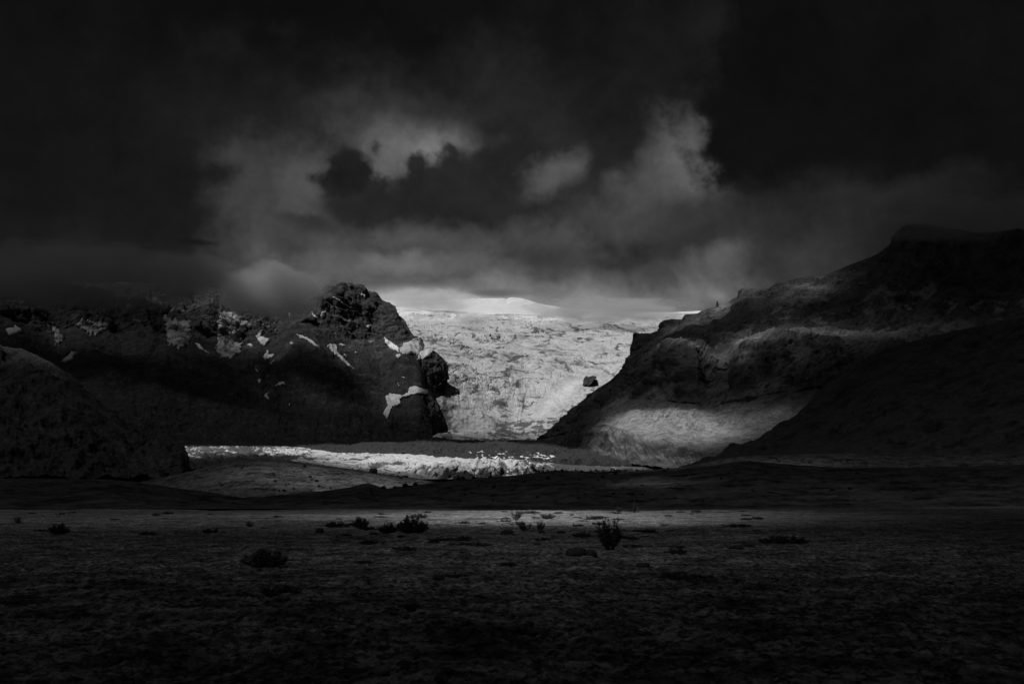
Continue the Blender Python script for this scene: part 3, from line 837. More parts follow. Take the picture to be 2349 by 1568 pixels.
K2 = 1200 / 2091.0
K1 = 1100 / 2156.0
PATCHES = [
    ("long snow strip reaching down the dark slope, upper of the two below the summit crag", polyz([(1015, 585), (1070, 595), (1130, 630), (1190, 685), (1150, 672), (1100, 635), (1040, 615)], 600, 1000, K2)),
    ("long tapering snow strip on the dark slope, lower of the two below the summit crag", polyz([(1225, 665), (1250, 655), (1298, 660), (1310, 710), (1350, 755), (1435, 838), (1380, 812), (1320, 755), (1265, 705)], 600, 1000, K2)),
    ("snow lobe curving down into a hook, joining the icefall between two black buttresses", polyz([(1640, 1025), (1670, 998), (1760, 1010), (1800, 995), (1805, 960), (1850, 945), (1880, 960), (1985, 985), (1930, 992), (1850, 1008), (1770, 1030), (1745, 1045), (1750, 1080), (1690, 1095), (1670, 1150), (1655, 1185), (1620, 1140), (1655, 1085)], 600, 1000, K2)),
    ("narrow snow tongue under the right flank of the summit crag", polyz([(1625, 600), (1660, 625), (1725, 668), (1745, 690), (1730, 712), (1680, 690), (1640, 650)], 600, 1000, K2)),
    ("small snow wedge, left one of a V pair below the cloud", polyz([(1120, 425), (1150, 450), (1168, 478), (1140, 465)], 600, 1000, K2)),
    ("small snow wedge, right one of a V pair below the cloud", polyz([(1195, 428), (1228, 428), (1210, 465), (1196, 495), (1190, 460)], 600, 1000, K2)),
    ("forked snow patch beside the pale ice on the left crags", polyz([(735, 600), (785, 548), (775, 600), (835, 618), (820, 650), (795, 675), (760, 640)], 600, 1000, K2)),
    ("fan shaped snow patch below the forked one", polyz([(785, 750), (815, 698), (830, 705), (825, 730), (870, 725), (860, 745), (810, 768)], 600, 1000, K2)),
    ("tiny snow scrap under the fan shaped snow patch", polyz([(830, 795), (870, 760), (860, 780), (848, 800)], 600, 1000, K2)),
    ("thin flat snow streak on the bare lower slope, with a hooked end", polyz([(800, 958), (845, 955), (905, 925), (930, 918), (948, 935), (925, 945), (870, 950), (840, 970), (815, 968)], 600, 1000, K2)),
    ("ragged vertical snow scrap below the thin flat streak", polyz([(805, 1000), (828, 990), (818, 1015), (832, 1030), (826, 1050), (798, 1025)], 600, 1000, K2)),
    ("small snow scrap above the thin flat streak", polyz([(752, 905), (772, 900), (778, 925), (755, 930)], 600, 1000, K2)),
    ("short slanting snow dash high on the bare slope", polyz([(724, 818), (745, 828), (758, 845), (742, 843)], 600, 1000, K2)),
    ("lone snow patch shaped like a bird, low at far left", polyz([(475, 1068), (520, 1040), (560, 990), (575, 1000), (622, 988), (570, 1030), (580, 1045), (510, 1082)], 0, 900, K1)),
    ("dim snow patch with a pointed right end near the left edge", polyz([(42, 815), (115, 805), (108, 780), (175, 825), (120, 850), (68, 868)], 0, 900, K1)),
    ("small snow patch on the rock slope right of the snow tongue, beside the icefall", polyz([(1712, 735), (1740, 722), (1757, 740), (1740, 755), (1718, 750)], 600, 1000, K2)),
    ("small slanting snow dash above the hooked snow lobe", polyz([(1718, 920), (1728, 925), (1746, 950), (1728, 942)], 600, 1000, K2)),
]
def wedge(x, y, w, h, lean=0.0):
    x, y = b4(x, y, 600, 1000, K2)
    return [(x - w / 2, y - h * 0.2), (x - w * 0.1 + lean, y - h / 2), (x + w / 2 + lean * 0.5, y - h * 0.1), (x + w * 0.25, y + h / 2), (x - w * 0.2 - lean * 0.6, y + h * 0.35)]


PATCHES += [
    ("little snow speck left of the upper long snow strip", wedge(988, 653, 12, 8)),
    ("little snow speck right of the lower long snow strip's top", wedge(1338, 662, 16, 7)),
    ("tiny snow dot farther right of the lower long snow strip", wedge(1437, 714, 7, 7)),
    ("tiny snow dot beside the middle of the lower long snow strip", wedge(1357, 735, 9, 6)),
    ("slanting snow fleck near the top of the summit crag", wedge(1490, 318, 10, 13, -4)),
    ("pale snow streak on the left shoulder of the summit crag", [b4(x, y, 600, 1000, K2) for x, y in [(1262, 318), (1290, 325), (1345, 362), (1430, 415), (1380, 395), (1310, 352)]]),
    ("small snow fleck below the cliffs of the summit crag", wedge(1520, 532, 12, 9)),
    ("thin snow drip low on the bare dark slope, by itself", wedge(972, 1078, 4, 11)),
    ("small snow dash right above the short slanting dash by the hooked lobe", wedge(1770, 890, 14, 6, -3)),
    ("snow fleck under the rounded cloud at the foot of the mist", wedge(975, 455, 7, 18)),
    ("broken snow fleck between the sheet of hanging ice and the forked patch", wedge(700, 905 - 240, 16, 8)),
    ("slanting snow fleck on the rib between the two sheets of hanging ice", [b4(x, y, 600, 1000, K2) for x, y in [(312, 643), (345, 655), (375, 690), (440, 735), (370, 705), (330, 680)]]),
]
for lab, poly in PATCHES:
    o = drape("snow_patch", poly, BV["left"], M_PATCH, 5.0)
    if o: tag(o, lab, "snow patch", "snow patches on the black mountain")

ICE = [
    ("sheet of dirty hanging ice on the crags below the cloud, the larger one", polyz([(470, 480), (500, 425), (600, 430), (650, 460), (720, 530), (670, 560), (640, 610), (660, 640), (630, 720), (560, 760), (500, 760), (455, 710), (470, 620)], 600, 1000, K2)),
    ("dim sheet of hanging ice on the crags, left of the larger one", polyz([(90, 445), (150, 480), (280, 500), (290, 590), (285, 660), (200, 690), (120, 650), (105, 540)], 600, 1000, K2)),
    ("pale rounded hanging snowfield high at far left", polyz([(590, 790), (640, 735), (720, 755), (860, 770), (850, 810), (750, 870), (690, 860)], 0, 900, K1)),
    ("small streaked ice apron at far left, beside the rounded snowfield", polyz([(350, 770), (450, 800), (480, 850), (520, 885), (480, 930), (420, 950), (430, 880), (400, 820)], 0, 900, K1)),
]
M_HANG = mat_ice("dirty_hanging_ice", 0.25, 0.5, 0.014, 0.42, 0.62, 0.05, 0.03, 18.0)
ICE.append(("pale apron of broken ice left of the icefall, under the summit crag",
            polyz([(1735, 692), (1765, 655), (1800, 640), (1850, 612), (1900, 590), (1960, 600), (2090, 600), (2095, 720), (2040, 715), (2000, 690), (1950, 735), (1905, 765), (1860, 770), (1870, 735), (1820, 722), (1770, 735), (1745, 718)], 600, 1000, K2)))
for n_, (lab, poly) in enumerate(ICE):
    o = drape("hanging_ice", poly, BV["left"], M_HANG if n_ < 4 else M_FALL, 6.0, 1.0, 5.0 if n_ < 4 else 2.5)
    if o: tag(o, lab, "hanging ice", "hanging ice on the black mountain")

# ------------------------------------------------------------------ ROCKS
def rock(name, px_, py_, w, hgt, bvh, mat, label, cat, group=None, seed=0, tall=False, Y=None):
    """a broken boulder whose base is at (px, py) and which looks w by hgt there"""
    if Y is None:
        loc, _ = hit(bvh, px_, py_)
        if loc is None: return None
    else:
        loc = Vector(at(px_, py_, Y))
    k = loc.y / FPX / CP
    W, Hh = w * k, hgt * k
    n1, n2 = 40, 26
    th = np.linspace(0, 2 * np.pi, n1, endpoint=False)
    ph = np.linspace(-0.35 * np.pi, 0.5 * np.pi, n2)
    D = np.stack([np.cos(ph)[:, None] * np.cos(th), np.cos(ph)[:, None] * np.sin(th), np.sin(ph)[:, None] + 0 * th], -1)
    L1 = np.sign(D) * np.abs(D) ** 0.75
    rr = 1 + 0.28 * fbm(D * 1.4 + seed, 3) + 0.16 * ridged(D * 2.6 + seed, 3)
    V = L1 * rr[..., None]
    if tall:
        zz = np.clip((V[..., 2] + 0.6) / 1.6, 0, 1)
        V[..., 0] = V[..., 0] * (1.05 - 0.6 * zz) - 0.25 * zz
        V[..., 1] = V[..., 1] * (1 - 0.6 * zz)
    V = V * np.array([W / 2 / 1.05, W / 2 / 1.05, Hh * 0.9])
    r_, c_ = V.shape[:2]
    a = (np.arange(r_ - 1)[:, None] * c_ + np.arange(c_)[None, :])
    b = (np.arange(r_ - 1)[:, None] * c_ + (np.arange(c_)[None, :] + 1) % c_)
    F = np.stack([a, b, b + c_, a + c_], -1).reshape(-1, 4)
    o = mesh_obj(name, V.reshape(-1, 3), F, mat, True)
    o.location = loc
    return tag(o, label, cat, group)


rock("boulder", 855.5, 1078, 21, 11, BV["A"], M_STONE, "dark angular boulder perched on the crest of the grey moraine hill", "boulder", seed=3) if False else None
def crest_rock(bvh, px_, y_top, **kw):
    y = y_top
    for k in range(60):
        loc, _ = hit(bvh, px_, y)
        if loc is not None: break
        y += 0.5
    return y + 1.0


yb = crest_rock(BV["A"], 856, 1060)
rock("boulder", 856, yb + 1, 19, 11, BV["A"], M_STONE, "dark angular boulder perched on the crest of the grey moraine hill", "boulder", seed=3)
yb = crest_rock(BV["right"], 1647, 690)
rock("rock_pinnacle", 1646.5, yb + 1, 8.5, 14, BV["right"], M_RIGHT, "dark rock pinnacle standing on the mountain ridge against the cloud", "rock pinnacle", seed=8, tall=True)
yb = crest_rock(BV["right"], 1709, 650)
# lone dark rock in the icefall
def nunatak():
    Y = 5375.0
    cr = [(1338, 884), (1341, 868), (1345, 864), (1352, 865), (1360, 863.5), (1365, 865), (1366, 868)]
    ft = [(1338, 886), (1341, 886), (1345, 884), (1352, 884), (1358, 882), (1362, 874), (1366, 870)]
    pxs = np.linspace(1338, 1366, 60)
    P, T = loft([(ft, [(0, Y), (3000, Y)]), (cr, [(0, Y + 150), (3000, Y + 150)])], pxs, [60], 200, 300, 8)
    Nn = grid_normals(P)
    P = P + Nn * (9 * ridged(P / 22, 5) + 5 * fbm(P / 8, 3))[..., None]
    r_, c_ = P.shape[:2]
    base = P[0, c_ // 2]
    o = mesh_obj("rock_outcrop", P.reshape(-1, 3), grid_faces(r_, c_), M_LEFT, True, None, base)
    tag(o, "small black rock outcrop poking through the white icefall", "rock outcrop")
nunatak()

# loose stones and mounds on the plain
STONES = [
    (1163, 1224, 27, 9, "dark rounded stone on the bright moss, left of the tall upright shrub"),
    (1286, 1222, 17, 6, "small dark stone on the bright moss between the little bushes and the tall upright shrub"),
    (1242, 1222, 14, 6, "small dark stone just below the pair of little bushes"),
    (1322, 1272, 46, 16, "big dark mound of stone and peat, left of the tall upright shrub's foot"),
    (1352, 1272, 30, 12, "lower dark stone touching the big mound at the tall shrub's foot"),
    (733, 1221, 17, 10, "dark stone left of the row of dense shrubs"),
    (1312, 1181, 10, 3, "low dark stone far out on the bright strip of moss"),
    (1475, 1298, 30, 8, "low dark stone on the dim moss below the tall upright shrub"),
    (1006, 1328, 26, 9, "dark stone half sunk in the moss in mid foreground"),
]
for i, (a, b, w, hgt, lab) in enumerate(STONES):
    rock("stone", a, b, w, hgt, BV["ground"], M_STONE, lab, "stone", "stones on the mossy plain", seed=20 + 5 * i)
rock("white_stone", 1462.5, 1167.5, 4.2, 6, BV["ground"], M_WHITE, "white stone at the far edge of the plain, taller of a pair", "stone", "white stones on the plain's edge", seed=71)
rock("white_stone", 1467.5, 1167.5, 3.2, 3.6, BV["ground"], M_WHITE, "white stone at the far edge of the plain, lower of a pair", "stone", "white stones on the plain's edge", seed=77)
rock("white_stone", 1214, 1168.5, 3, 3.5, BV["ground"], M_WHITE, "single white stone at the far edge of the bright moss", "stone", "white stones on the plain's edge", seed=79)

# ------------------------------------------------------------------ SHRUBS
def tube(pts, r0, r1, vs, fs, k=5):
    pts = np.array(pts)
    n = len(pts)
    off = len(vs)
    for i in range(n):
        tdir = pts[min(i + 1, n - 1)] - pts[max(i - 1, 0)]
        tdir = tdir / (np.linalg.norm(tdir) + 1e-9)
        a = np.cross(tdir, [0.3, 0.9, 0.1]); a /= np.linalg.norm(a) + 1e-9
        b = np.cross(tdir, a)
        rad = r0 + (r1 - r0) * i / (n - 1)
        for j in range(k):
            an = 2 * math.pi * j / k
            vs.append(pts[i] + rad * (math.cos(an) * a + math.sin(an) * b))
    for i in range(n - 1):
        for j in range(k):
            fs.append((off + i * k + j, off + i * k + (j + 1) % k, off + (i + 1) * k + (j + 1) % k, off + (i + 1) * k + j))


def make_shrub(name, seed, stems, spread, leafy, leaf, bend, droop, upright):
    """unit shrub: about 1 m tall and 2*spread wide; parts branches and foliage"""
    rg = np.random.default_rng(seed)
    root = bpy.data.objects.new(name, None)
    COL.objects.link(root)
    bv, bf, lv = [], [], []
    tips = []
    for i in range(stems):
        an = rg.uniform(0, 2 * math.pi)
        lean = spread * math.sqrt(rg.uniform(0, 1))
        ht = rg.uniform(0.55, 1.0) * (1 - (0.55 if not upright else 0.28) * (lean / spread) ** 2)
        p = np.array([0.25 * lean * math.cos(an), 0.25 * lean * math.sin(an), 0.0])
        end = np.array([lean * math.cos(an), lean * math.sin(an), ht])
        pts = []
        for k in range(8):
            f = k / 7
            q = p + (end - p) * np.array([f ** (1 / bend), f ** (1 / bend), f])
            q = q + rg.normal(0, 0.018, 3) * (k > 0)
            pts.append(q)
        tube(pts, 0.014, 0.005, bv, bf)
        pts = np.array(pts)
        for k in range(2, 8):
            for _ in range(3 if upright else 2):
                d = np.array([rg.normal(), rg.normal(), abs(rg.normal()) * (1.3 if upright else 0.5) - droop])
                d = d / np.linalg.norm(d) * rg.uniform(0.06, 0.2)
                tw = [pts[k], pts[k] + d * 0.5 + rg.normal(0, 0.01, 3), pts[k] + d]
                tube(tw, 0.006, 0.003, bv, bf, 3)
                tips.append((tw[0], tw[2]))
    for a, b in tips:
        for _ in range(leafy):
            f = rg.uniform(0, 1.1)
            c = a + (b - a) * f + rg.normal(0, 0.022, 3)
            if c[2] < 0: c[2] = abs(c[2])
            u = rg.normal(size=3); u /= np.linalg.norm(u)
            w = np.cross(u, rg.normal(size=3)); w /= np.linalg.norm(w)
            L = leaf * rg.uniform(0.7, 1.4); Wd = L * 0.45
            lv += [c, c + u * L * 0.5 + w * Wd * 0.5, c + u * L, c + u * L * 0.5 - w * Wd * 0.5]
    mesh_obj("branches", np.array(bv), bf, M_BARK, True, root)
    nl = len(lv) // 4
    mesh_obj("foliage", np.array(lv), np.arange(nl * 4).reshape(-1, 4), M_LEAF, False, root)
    return root


PROTO = {
    "upright": make_shrub("willow_shrub", 2, 26, 0.42, 9, 0.055, 1.3, 0.0, True),
    "round": make_shrub("willow_shrub", 5, 46, 0.85, 11, 0.075, 1.6, 0.1, False),
    "wispy": make_shrub("willow_shrub", 9, 14, 0.5, 5, 0.06, 1.2, 0.0, True),
    "low": make_shrub("willow_shrub", 14, 40, 1.5, 11, 0.1, 2.2, 0.15, False),
}
_used = set()


def copy_tree(o):
    c = o.copy(); COL.objects.link(c)
    for ch in o.children:
        k = ch.copy(); COL.objects.link(k); k.parent = c
    return c


def shrub(kind, px_, py_, w, hgt, label, group, rot=None, bvh="ground"):
    loc, _ = hit(BV[bvh], px_, py_)
    if loc is None: return
    src = PROTO[kind]
    o = src if kind not in _used else copy_tree(src)
    _used.add(kind)
    k = loc.y / FPX / CP
    base_w = {"upright": 0.95, "round": 1.75, "wispy": 1.05, "low": 3.0}[kind]
    sx = w * k / base_w
    sz = hgt * k / 0.98
    o.location = loc - Vector((0, 0, 0.03))
    o.scale = (sx, sx, sz)
    o.rotation_euler = (0, 0, rot if rot is not None else random.uniform(0, 6.28))
    tag(o, label, "shrub", group)


G1 = "shrubs on the mossy plain"
for a in [
    ("upright", 1398, 1259, 62, 64, "tall upright shrub with bare forked tips, the largest on the bright moss"),
    ("round", 945, 1222, 74, 40, "widest dense dark shrub of the row on the bright strip"),
    ("round", 890, 1222, 44, 24, "dense dark shrub just left of the widest one in the row"),
    ("round", 826, 1209, 42, 25, "round dark shrub rising against the bright moss, second in the row from its left end"),
    ("low", 775, 1209, 62, 15, "low spreading shrub at the left end of the row"),
    ("low", 960, 1187, 44, 11, "low shrub right behind the widest dense shrub"),
    ("round", 608, 1299, 106, 42, "broad dark shrub alone in the dim moss at left"),
    ("wispy", 1182, 1192, 34, 22, "thin wispy bush far out on the bright moss"),
    ("wispy", 1207, 1216, 38, 18, "little bush on the bright moss, left one of a pair"),
    ("wispy", 1238, 1216, 28, 22, "little bush on the bright moss, right one of a pair, taller"),
    ("low", 1188, 1203, 40, 9, "flat dark bush beside the thin wispy bush"),
    ("low", 1248, 1189, 56, 12, "long low shrub behind the pair of little bushes"),
    ("wispy", 1455, 1176, 14, 26, "slim upright bush breaking the far edge of the plain beside the white stones"),
    ("wispy", 1420, 1174, 24, 11, "small bush at the plain's far edge, left of the slim upright one"),
    ("low", 1360, 1189, 70, 8, "long flat patch of shrub across the bright strip above the tall upright shrub"),
    ("low", 1210, 1177, 60, 7, "flat shrub at the far edge of the bright strip"),
    ("round", 135, 1224, 46, 26, "dim dark shrub near the left edge of the plain"),
    ("wispy", 42, 1200, 26, 16, "small bush farthest left on the plain"),
    ("low", 490, 1222, 56, 12, "low dim shrub in the plain left of the broad dark one"),
    ("low", 1805, 1246, 120, 20, "wide low shrub in the dark right side of the plain"),
    ("low", 1690, 1208, 70, 9, "flat shrub behind the wide low one at right"),
    ("wispy", 575, 1208, 24, 14, "small dim bush behind the broad dark shrub"),
    ("low", 1075, 1250, 110, 9, "dark flat shrub lying in the hollow in front of the dense row"),
    ("low", 1020, 1240, 120, 8, "dark flat shrub lying in the hollow under the widest dense shrub"),
    ("low", 930, 1393, 90, 14, "low dark shrub in the near moss, below the hollow"),
    ("low", 620, 1365, 150, 26, "sprawling dark shrub in the near dim moss at left"),
]:
    shrub(*a, group=G1)

GH = "little shrubs dotted over the moraine hills"
rg = np.random.default_rng(4)
def dots(bvh, n, x0, x1, y0, y1, wmin, wmax, label):
    made = 0
    for _ in range(n * 6):
        if made >= n: break
        a, b = rg.uniform(x0, x1), rg.uniform(y0, y1)
        loc, _n = hit(BV[bvh], a, b)
        if loc is None: continue
        w = rg.uniform(wmin, wmax)
        shrub("round" if rg.uniform() < 0.6 else "low", a, b, w, w * rg.uniform(0.35, 0.6), label, GH, bvh=bvh)
        made += 1
dots("A", 42, 470, 960, 1060, 1128, 4, 11, "tiny dark shrub on the grey moraine hill before the glacier tongue")
dots("B", 40, 850, 1500, 1085, 1150, 5, 13, "tiny dark shrub on the long dark hill behind the plain")
dots("B", 18, 1500, 2000, 1080, 1150, 5, 12, "tiny dark shrub on the long dark hill behind the plain")
dots("C", 10, 1600, 1950, 1048, 1064, 4, 8, "tiny dark shrub on the low hill under the right mountain")
def heath(n, x0, x1, y0, y1, label):
    for _ in range(n):
        a, b = rg.uniform(x0, x1), y0 + (y1 - y0) * rg.uniform() ** 1.5
        k = (b - 1150) / 60.0
        w = rg.uniform(14, 46) * (0.4 + 0.6 * k)
        shrub("low", a, b, w, w * rg.uniform(0.12, 0.24), label, "heath tufts scattered over the plain")
heath(70, 700, 1750, 1172, 1262, "small dark heath tuft on the lit strip of moss")
heath(16, 60, 700, 1176, 1230, "dim heath tuft on the darker left side of the plain")
heath(8, 700, 1700, 1262, 1330, "low heath tuft in the dim near part of the plain")
for a, b, w in [(880, 1121, 14), (905, 1117, 9), (930, 1113, 17), (952, 1111, 14), (1018, 1103, 16), (1052, 1100, 12), (1088, 1097, 12), (1290, 1080, 10), (1335, 1082, 8), (1412, 1087, 10)]:
    y = crest_rock(BV["B"], a, b - 8)
    shrub("round", a, y + 0.6, w, w * 0.55, "dark shrub standing on the skyline of the long dark hill", "shrubs on the hill's skyline", bvh="B")

# ------------------------------------------------------------------ SUN AND AN ADDED CLOUD COVER, OUT OF VIEW, SHAPED TO SHADE THE LAND
SUN_EL, SUN_AZ = math.radians(60), math.radians(-124)     # azimuth from +Y, negative to the left
L = np.array([math.cos(SUN_EL) * math.sin(SUN_AZ), math.cos(SUN_EL) * math.cos(SUN_AZ), math.sin(SUN_EL)])
sun_d = bpy.data.lights.new("sun", "SUN")
sun_d.energy = 3.2
sun_d.angle = math.radians(0.4)
sun_d.color = (1, 1, 1)
sun = bpy.data.objects.new("sun", sun_d)
COL.objects.link(sun)
sun.rotation_euler = Vector(tuple(L)).to_track_quat("Z", "Y").to_euler()
sun.location = (-200, 0, 300)

ZC = 2400.0
DENS = 0.1
# openings: (px, py, Y) of the land they light, radii in metres across and away, turn, transmission, edge softness
GAPS = [
    (1230, 850, 6500, 2350, 2600, 0, 1.0, 0.25),     # icefall
    (800, 1040, 2300, 1000, 620, 0, 1.0, 0.4),       # glacier tongue
    (1180, 1060, 1800, 420, 420, 0, 1.0, 0.4),
    (1540, 975, 2350, 190, 340, 0, 1.0, 0.55),
    (1700, 985, 2250, 300, 300, 0, 0.26, 0.9),        # scree on the right mountain
    (1720, 790, 2800, 300, 260, 0, 0.85, 0.8),
    (1555, 800, 2950, 120, 180, 0, 0.9, 0.8),
    (1650, 700, 3400, 300, 260, 0, 0.9, 0.7),
    (1850, 662, 3100, 200, 200, 0, 0.6, 0.8),
    (1900, 765, 2650, 330, 220, 0, 0.4, 0.8),
    (1380, 1020, 2500, 220, 260, 0, 0.34, 0.7),
    (620, 640, 4300, 300, 340, 0, 0.7, 0.7),        # cloud on the ridge
    (600, 900, 4200, 2600, 1500, 0, 0.14, 0.9),
    (250, 1040, 1350, 420, 260, 0, 0.10, 0.9),
    (870, 720, 5000, 420, 320, 0, 0.8, 0.9),         # summit crag
    (760, 810, 4700, 500, 400, 0, 0.28, 1.0),
    (960, 900, 4450, 300, 240, 0, 0.6, 0.8),
    (540, 730, 4750, 330, 260, 0, 0.6, 0.9),
    (150, 770, 4400, 500, 260, 0, 0.3, 0.9),
    (780, 1090, 780, 130, 130, 0, 0.5, 0.8),         # grey hill
    (950, 1100, 700, 110, 110, 0, 0.9, 0.8),
    (1700, 1055, 1000, 120, 120, 0, 0.3, 0.8),
    (1470, 1110, 430, 22, 60, 0, 0.4, 0.8),
    (1250, 1190, 125, 22, 80, 0, 1.0, 0.4),          # strip of moss
    (1050, 1180, 130, 26, 62, 0, 0.55, 0.6),
    (1560, 1180, 140, 26, 62, 0, 0.34, 0.8),
    (1220, 1290, 34, 10, 20, 0, 0.62, 0.9),
    (640, 1190, 110, 36, 45, 0, 0.16, 0.8),
]
ox, oy = L[0] * ZC / L[2], L[1] * ZC / L[2]              # where the cover lies that shades the camera's place
xs = np.unique(np.concatenate([np.arange(-9000, 6000, 140.0), np.arange(ox - 350, ox + 400, 12.0), np.arange(-3600, 1200, 60.0)]))
ys = np.unique(np.concatenate([np.arange(-4000, 5300, 140.0), np.arange(oy - 50, oy + 320, 8.0), np.arange(oy - 50, oy + 1100, 30.0), np.arange(600, 4400, 60.0)]))
gx, gy = np.meshgrid(xs, ys)
q = np.stack([gx, gy, 0 * gx], -1)
logT = np.full(gx.shape, math.log(0.085)) + 0.35 * fbm(q / 900, 4)
DARK = [                                             # cover thickened to darken these parts of the land
    (1174, 1500, 2, 160, 36, 0, 0.035, 0.9),
    (2349, 1300, 60, 62, 240, 0, 0.016, 0.7),
    (2250, 850, 1900, 900, 900, 0, 0.025, 0.8),
    (2200, 600, 2850, 560, 420, 0, 0.03, 0.9),
    (300, 1130, 420, 200, 200, 0, 0.035, 0.8),
    (1900, 1110, 500, 350, 160, 0, 0.035, 0.8),
    (1250, 1120, 480, 130, 120, 0, 0.06, 0.8),
]
for (a, b, Y, rx, ry, rot, tr, soft) in DARK:
    p = at(a, b, Y)
    c = p + L * (ZC - p[2]) / L[2]
    dd = np.hypot((gx - c[0]) / rx, (gy - c[1]) / ry)
    m = 1 - smooth(1 - soft, 1 + 0.35 * soft, dd)
    logT = np.minimum(logT, logT * (1 - m) + math.log(tr) * m)
for (a, b, Y, rx, ry, rot, tr, soft) in GAPS:
    p = at(a, b, Y)
    c = p + L * (ZC - p[2]) / L[2]
    wob = 0.22 * fbm(np.stack([gx / (0.8 * rx), gy / (0.8 * ry), 0 * gx + Y], -1), 4)
    dd = np.hypot((gx - c[0]) / rx, (gy - c[1]) / ry) + wob
    m = 1 - smooth(1 - soft, 1 + 0.35 * soft, dd)
    logT = np.maximum(logT, logT * (1 - m) + math.log(tr) * m)
thick = np.clip(-logT, 0.0, None) * L[2] / DENS
thick = np.maximum(thick, 0.05)
top = np.stack([gx, gy, ZC + thick * 0.6], -1)
botm = np.stack([gx, gy, ZC - thick * 0.4], -1)
r, c = gx.shape
n = r * c
vs = np.concatenate([botm.reshape(-1, 3), top.reshape(-1, 3)])
f0 = grid_faces(r, c)
cen = np.stack([gx, gy], -1).reshape(-1, 2)[f0].mean(1)
keep = ~((cen[:, 1] > 4300) & (np.abs(cen[:, 0]) < 0.64 * cen[:, 1]))      # cut away to keep the cover out of view
f0 = f0[keep]
e = np.concatenate([f0[:, [k, (k + 1) % 4]] for k in range(4)])
key = e[:, 0].astype(np.int64) * n + e[:, 1]
rev = e[:, 1].astype(np.int64) * n + e[:, 0]
be = e[~np.isin(key, rev)]
fs = np.concatenate([f0[:, ::-1], f0 + n, np.stack([be[:, 0], be[:, 1], be[:, 1] + n, be[:, 0] + n], -1)])
m = bpy.data.materials.new("sun_blocking_cloud")
m.use_nodes = True
t_ = m.node_tree
t_.nodes.remove(t_.nodes["Principled BSDF"])
ab = t_.nodes.new("ShaderNodeVolumeAbsorption")
ab.inputs["Color"].default_value = (0, 0, 0, 1)
ab.inputs["Density"].default_value = DENS
t_.links.new(ab.outputs[0], t_.nodes["Material Output"].inputs["Volume"])
cover = mesh_obj("shading_cloud_cover", vs, fs, m)  # unseen blocker; its thickness sets where sun and shade fall
tag(cover, "added cloud cover out of view, its gaps shaped to let sun onto the land", "cloud", kind="stuff")

# ------------------------------------------------------------------ CLOUDS LYING ON THE PEAKS
def cloud(label, px_, py_, Y, rx_px, rz_px, ry, dens, nscale, seed, thr=0.45, rag=3.4, grey_=0.8):
    c = at(px_, py_, Y)
    k = Y / FPX / CP
    rx, rz = rx_px * k, rz_px * k
    n1, n2 = 40, 20
    th = np.linspace(0, 2 * np.pi, n1, endpoint=False)
    ph = np.linspace(-0.5 * np.pi, 0.5 * np.pi, n2)
    D = np.stack([np.cos(ph)[:, None] * np.cos(th), np.cos(ph)[:, None] * np.sin(th), np.sin(ph)[:, None] + 0 * th], -1)
    a = (np.arange(n2 - 1)[:, None] * n1 + np.arange(n1)[None, :])
    b = (np.arange(n2 - 1)[:, None] * n1 + (np.arange(n1)[None, :] + 1) % n1)
    F = np.stack([a, b, b + n1, a + n1], -1).reshape(-1, 4)
    mt = bpy.data.materials.new("mist")
    mt.use_nodes = True
    tr = mt.node_tree
    tr.nodes.remove(tr.nodes["Principled BSDF"])
    N = NT(tr)
    co = N.n("ShaderNodeTexCoord").outputs["Object"]
    ln = N.n("ShaderNodeVectorMath", operation="LENGTH"); N.link(co, ln.inputs[0])
    mp = N.n("ShaderNodeMapping"); N.link(co, mp.inputs[0])
    mp.inputs["Location"].default_value = (seed, seed * 0.7, seed * 1.3)
    mp.inputs["Scale"].default_value = (nscale, nscale, nscale * min(1.5, max(0.6, rz / rx * 2.2)))
    nz = N.n("ShaderNodeTexNoise"); nz.inputs["Scale"].default_value = 1.0; nz.inputs["Detail"].default_value = 5; nz.inputs["Roughness"].default_value = 0.6
    N.link(mp.outputs[0], nz.inputs["Vector"])
    fall = N.mapr(ln.outputs["Value"], 1.0, 0.35)
    e = N.math("ADD", N.math("MULTIPLY", N.math("SUBTRACT", nz.outputs[0], 0.5), rag), N.math("SUBTRACT", N.math("MULTIPLY", fall, 1.1), thr))
    den = N.math("MULTIPLY", N.mapr(e, 0.0, 0.7), N.math("MULTIPLY", N.mapr(fall, 0.0, 0.3), dens))
    pv = N.n("ShaderNodeVolumePrincipled")
    pv.inputs["Color"].default_value = (grey_, grey_, grey_, 1)
    pv.inputs["Anisotropy"].default_value = 0.1
    N.link(den, pv.inputs["Density"])
    N.link(pv.outputs[0], tr.nodes["Material Output"].inputs["Volume"])
    o = mesh_obj("cloud", D.reshape(-1, 3), F, mt, True)
    o.location = c
    o.scale = (rx, ry, rz)
    return tag(o, label, "cloud", "clouds lying on the peaks")


cloud("pale rounded cloud lying on the black mountain's ridge, left of its summit crag", 625, 668, 4300, 190, 88, 280, 0.012, 2.0, 3.0, 0.3, 2.6)
cloud("long grey cloud bank hiding the black mountain's ridge at far left", 170, 634, 3900, 500, 112, 330, 0.0065, 3.4, 9.0, 0.35, 3.4, 0.45)
cloud("thin grey cloud over the ridge between the far left bank and the pale rounded cloud", 420, 640, 4150, 190, 85, 250, 0.006, 2.4, 14.0, 0.4, 3.4, 0.6)
cloud("thin mist drifting over the right half of the icefall's lip", 1400, 714, 7600, 260, 38, 500, 0.006, 3.6, 21.0, 0.38, 4.2)
cloud("faint mist veil over the snow at the left end of the icefall's lip", 975, 692, 9700, 160, 30, 600, 0.005, 3.4, 27.0, 0.35, 4.2, 0.95)
cloud("dim cloud veil settling on the flat dark top of the right mountain", 2210, 500, 2650, 300, 60, 260, 0.005, 3.0, 41.0, 0.35, 3.4, 0.6)
